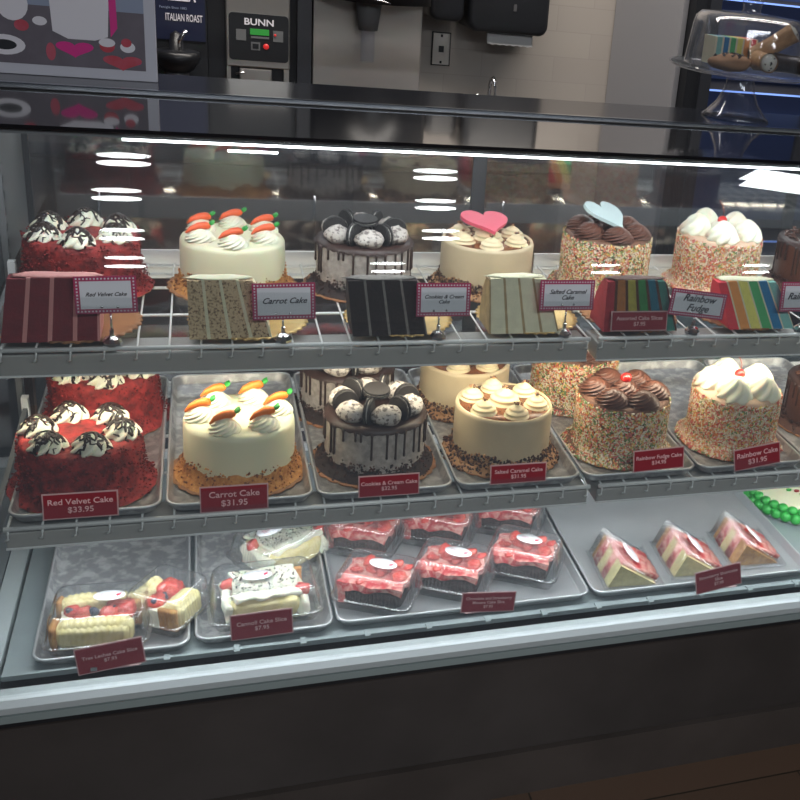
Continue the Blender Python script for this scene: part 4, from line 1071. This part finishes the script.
b = MB(); b.lathe([(.035, 0), (.035, .15), (.03, .19), (.001, .20)], 20, 0); b.build('cup', 'dkgrey', gr, (ex(178, 80).x, YE-.06, ex(178, 80).z-.13))
# brewer
br = thing('coffee_brewer', 'steel coffee brewer with black control panel and green display', 'coffee maker', (0, 0, 0))
xa, xb = ex(226, 40).x, ex(290, 40).x
zt_, zb_ = ex(258, 2).z, ex(258, 68).z
b = MB(); b.box(ex(208, 40).x, ex(311, 40).x, YE+.03, YE+.40, .90, 2.0); b.build('body', 'black', br)
b = MB(); b.box(ex(297, 40).x, ex(311, 40).x, YE-.02, YE+.03, .90, 2.0); b.build('side_column', 'dark', br)
b = MB(); b.box(xa, xb, YE, YE+.03, zb_, zt_+.25); bevel(b.build('head_panel', 'steel', br), .004)
pm = (xa+xb)/2+.002; hw = (xb-xa)/2*.93; z1, z0_ = ex(258, 14).z, ex(258, 61).z
b = MB(); pts = [(p[0], p[1]) for p in rrect(hw*2, z1-z0_, .012, 5)]
b.prism(pts, 0, .004, T=Matrix.Translation((pm, YE, (z1+z0_)/2)) @ Matrix.Rotation(PI/2, 4, 'X')); cpn = b.build('control_panel', 'black', br)
def panelbox(n, x0, y0, x1, y1, mt, par, dd=.006):
    p, q_ = ex(x0, (y0+y1)/2), ex(x1, (y0+y1)/2); zc = ex((x0+x1)/2, (y0+y1)/2).z; hh = (ex((x0+x1)/2, y0).z-ex((x0+x1)/2, y1).z)/2
    b = MB(); b.box(p.x, q_.x, YE-dd, YE-.003, zc-hh, zc+hh); return b.build(n, mt, par)
panelbox('display', 250, 29, 269, 35, 'greenled', cpn); panelbox('display_trim', 251, 36.5, 269, 38.5, 'grey', cpn)
panelbox('button', 251, 42, 260, 50, 'grey', cpn); panelbox('button', 252.5, 43.5, 258.5, 48.5, 'black', cpn, .007)
p = ex(266, 46.5); b = MB(); b.lathe([(.009, 0), (.008, .004), (.001, .004)], 20, 0, T=Matrix.Translation((p.x, YE-.004, p.z)) @ Matrix.Rotation(PI/2, 4, 'X')); b.build('button', 'redled', cpn)
panelbox('cup_icon', 236, 29, 246, 40, 'grey', cpn); panelbox('cup_icon', 273, 31, 283, 42, 'grey', cpn)
p = ex(275, 35); b = MB(); b.ellip((p.x, YE-.008, p.z), (.004, .003, .004), 0, 10, 6); b.build('indicator', 'redled', cpn)
pt = ex(259, 22.5); text('lettering', 'BUNN', .028, 'picwhite', br, (pt.x, YE-.006, pt.z), bold=.02, sx=1.15)
b = MB(); b.box(ex(227, 80).x, ex(231, 80).x, YE+.0, YE+.03, .9, zb_); b.box(ex(284, 80).x, ex(289, 80).x, YE, YE+.03, .9, zb_); b.build('support_column', 'steel', br)
b = MB(); b.box(ex(240, 80).x, ex(272, 80).x, YE+.0, YE+.03, ex(255, 110).z, ex(255, 69).z); bevel(b.build('drip_body', 'steel', br), .003)
b = MB(); b.tube([(0, 0, 0), (.025, -.01, .006)], .004, 8); b.build('tap_handle', 'chrome', br, (ex(236, 73).x, YE-.01, ex(236, 73).z))
# steel machine with clear spout
sm = thing('hot_water_tower', 'brushed steel drink machine with black canopy and clear spout', 'drink machine')
b = MB(); b.box(ex(312.5, 50).x, ex(421, 50).x, YE, YE+.35, .9, 1.78); bevel(b.build('body', 'steel', sm), .003)
b = MB(); N = 24; xa, xb = ex(312, 3).x, ex(429, 8).x
rings = []
for k in range(N+1):
    t = k/N; x = xa+(xb-xa)*t; yy = YE-.03-.12*math.sin(PI*t); zlo = ex(368, 4).z+.012
    rings.append([(x, yy, zlo), (x, YE+.3, zlo), (x, YE+.3, zlo+.4), (x, yy, zlo+.4)])
b.loft(rings, 0, True, True, True); b.build('canopy', 'black', sm)
b = MB(); pts = []
for k in range(17):
    t = .22+.38*k/16; pts.append((xa+(xb-xa)*t, YE-.034-.12*math.sin(PI*t), ex(368, 4).z+.018+.010*math.sin(PI*k/16)))
b.tube(pts, .0025, 6); b.build('canopy_trim', 'chrome', sm)
ps = ex(368, 30, YE-.06)
b = MB(); b.lathe([(.030, 0), (.034, .03), (.042, .09), (.045, .12)], 24, 0); b.build('nozzle', 'grey', sm, (ps.x, YE-.06, ps.z))
b = MB(); b.lathe([(.022, -.10), (.023, -.08), (.023, 0)], 20, 0, cap0=False, cap1=False); b.lathe([(.0235, -.003), (.0235, .001)], 20, 0); b.build('clear_tube', 'dome', sm, (ps.x, YE-.06, ps.z))
# wall plate, soap and towel dispensers, faucet
YW = 4.195
a0 = at(433, 35, YW); a1 = at(450, 35, YW); z1 = at(442, 33, YW).z; z0_ = at(442, 64.5, YW).z
ol = thing('outlet_plate', 'steel outlet plate on the pale tiled wall', 'outlet', (0, 0, 0))
b = MB(); b.box(a0.x, a1.x, YW-.008, YW, z0_, z1); bevel(b.build('plate', 'steel', ol), .002)
b = MB(); b.box(a0.x-.004, a1.x+.004, YW-.004, YW+.001, z0_-.004, z1+.004); b.build('plate_rim', 'black', ol)
mx_, mz_ = (a0.x+a1.x)/2, (z0_+z1)/2
b = MB(); b.box(mx_-.010, mx_+.010, YW-.010, YW-.008, mz_-.012, mz_+.012); b.box(mx_-.004, mx_+.004, YW-.010, YW-.008, mz_+.045, mz_+.055); b.box(mx_-.004, mx_+.004, YW-.010, YW-.008, mz_-.055, mz_-.045); b.build('socket', 'black', ol)
def rbox(name, mt, par, x0, x1, y0, y1, z0, z1, r=.03):
    b = MB(); rg = [[(p[0]+(x0+x1)/2, y, p[1]+(z0+z1)/2) for p in rrect(x1-x0-i, z1-z0-i, r)] for y, i in ((y1, 0), (y0+.02, 0), (y0+.006, .008), (y0, .03))]
    b.loft(rg, 0, True, True, True); return b.build(name, mt, par)
YT = 3.98
so = thing('soap_dispenser', 'black soap dispenser on the wall left of the towel dispenser', 'soap dispenser')
rbox('body', 'black', so, at(430, 10, YT).x, at(465, 10, YT).x, YT, YW, at(448, 21.5, YT).z, 1.78)
to = thing('towel_dispenser', 'large black paper towel dispenser on the pale tiled wall', 'towel dispenser')
rbox('body', 'black', to, at(469, 20, YT).x, at(549.5, 20, YT).x, YT, YW, at(510, 34.5, YT).z, 1.85, .035)
b = MB(); p = at(515, 10, YT); b.box(p.x-.006, p.x+.006, YT-.004, YT, p.z-.005, p.z+.02); b.build('latch', 'dkgrey', to)
b = MB(); xa, xb = at(490, 40, YT).x, at(536, 40, YT).x; zt2 = at(513, 30, YT).z; zb2 = at(513, 47, YT).z; N = 24
b.loft([[(xa+(xb-xa)*k/N, YT+.05, zt2), (xa+(xb-xa)*k/N, YT+.045, zb2+.01), (xa+(xb-xa)*k/N, YT+.04, zb2+.002*math.sin(k*1.7))] for k in range(N+1)], 0, True, closed=False)
o = tag(b.build('paper_towel', 'ceramic'), 'white paper towel sheet hanging from the black dispenser', 'paper towel'); sol = o.modifiers.new('t', 'SOLIDIFY'); sol.thickness = .001
fa = thing('faucet', 'slim chrome gooseneck faucet before the tiled wall', 'faucet')
p = at(492, 78, 3.95); b = MB()
b.tube([(p.x-.006, 3.95, .9), (p.x-.006, 3.95, p.z-.03), (p.x-.004, 3.945, p.z-.008), (p.x+.002, 3.935, p.z), (p.x+.008, 3.925, p.z-.010), (p.x+.010, 3.92, p.z-.08)], .009, 10); b.build('spout', 'chrome', fa)
b = MB(); b.lathe([(.025, 0), (.025, .02), (.012, .03), (.012, .06)], 16, 0); b.build('faucet_base', 'chrome', fa, (p.x-.006, 3.95, .90))
p = at(475, 95, 3.95); b = MB(); b.tube([(p.x-.02, 3.95, p.z-.01), (p.x+.012, 3.94, p.z+.005)], .006, 8); b.build('lever', 'chrome', fa)
# grey side panel and dark post
xc = at(611, 50, 4.19)
b = MB(); q0 = at(684, 50, 3.75)
b.add([(xc.x, 4.19, 0), (xc.x+.02, 4.19, 0), (q0.x+.0, 3.76, 0), (q0.x-.03, 3.74, 0)]+[(xc.x, 4.19, 2.4), (xc.x+.02, 4.19, 2.4), (q0.x, 3.76, 2.4), (q0.x-.03, 3.74, 2.4)], [(0, 4, 5, 1), (1, 5, 6, 2), (2, 6, 7, 3), (3, 7, 4, 0), (4, 7, 6, 5), (0, 1, 2, 3)])
struct(b.build('wall_side', 'wallg'))
cl_ = thing('beverage_cooler', 'black beverage cooler with blue lit interior behind the stand', 'beverage cooler')
YC = 3.70; x0 = q0.x+.002; x1 = x0+1.5
b = MB(); b.box(x0, x0+.05, YC, YC+.48, 0, 2.2); b.box(x1-.05, x1, YC, YC+.48, 0, 2.2); b.box(x0, x1, YC+.44, YC+.48, 0, 2.2); b.box(x0, x1, YC, YC+.48, 2.0, 2.2); b.box(x0, x1, YC, YC+.48, 0, .15); b.build('cabinet', 'black', cl_)
b = MB(); b.box(x0+.05, x1-.05, YC+.42, YC+.44, .15, 2.0); b.build('lit_back_panel', 'blueglow', cl_)
for k, zz in enumerate((.55, .88, 1.16, 1.50)):
    b = MB(); b.box(x0+.05, x1-.05, YC+.08, YC+.42, zz, zz+.012); b.build('cooler_shelf', 'dkgrey', cl_)
    b = MB(); b.box(x0+.06, x1-.06, YC+.07, YC+.078, zz+.004, zz+.010); b.build('shelf_lamp', 'bluelamp', cl_)
for k in range(3):
    b = MB(); b.box(x0+.05+k*.47, x0+.095+k*.47, YC-.02, YC, .15, 2.0); b.build('door_frame', 'dark', cl_)

# ------------------------------------------------------------------ ceiling lamps over the customer side (mirrored in the front glass)
LP = [(-.41, -2.52), (-.49, -3.11), (-.52, -3.92), (-.55, -4.60), (1.35, -2.58), (1.46, -3.14), (1.63, -3.81), (1.38, -4.71), (3.27, -4.72), (4.75, -4.70)]
def ceiling_lamp(label, x, y, r=.14):
    t = thing('ceiling_lamp', label, 'ceiling lamp', (x, y, 2.92), 0, 'oval ceiling lamps behind the viewer')
    b = MB(); b.lathe([(r*1.06, 0), (r*1.06, -.02), (r, -.022)], 40, 0, T=Matrix.Diagonal((1, .28, 1, 1))); b.build('lamp_rim', 'whitemet', t)
    b = MB(); b.lathe([(r, -.022), (r*.98, -.026), (.001, -.028)], 40, 0, T=Matrix.Diagonal((1, .28, 1, 1))); b.build('diffuser', 'lampdiff', t)
    return t
c0 = ceiling_lamp('oval white ceiling lamp mirrored in the front glass', *LP[0])
for k, (x, y) in enumerate(LP[1:]): dup(c0, (x, y, 2.92))
area('customer_side_light', (.8, -1.2, 2.85), (3.0, .5), 80, (.92, .96, 1), (.8, -1.0, 0))
t = thing('ceiling_panel_lamp', 'rectangular white ceiling panel lamp mirrored at the upper right of the glass', 'ceiling lamp', (3.95, -2.50, 2.92), -.22)
b = MB(); b.box(-.55, .55, -.12, .12, -.03, 0); b.build('lamp_frame', 'whitemet', t)
b = MB(); b.box(-.52, .52, -.10, .10, -.034, -.030); b.build('diffuser', 'lampdiff', t)
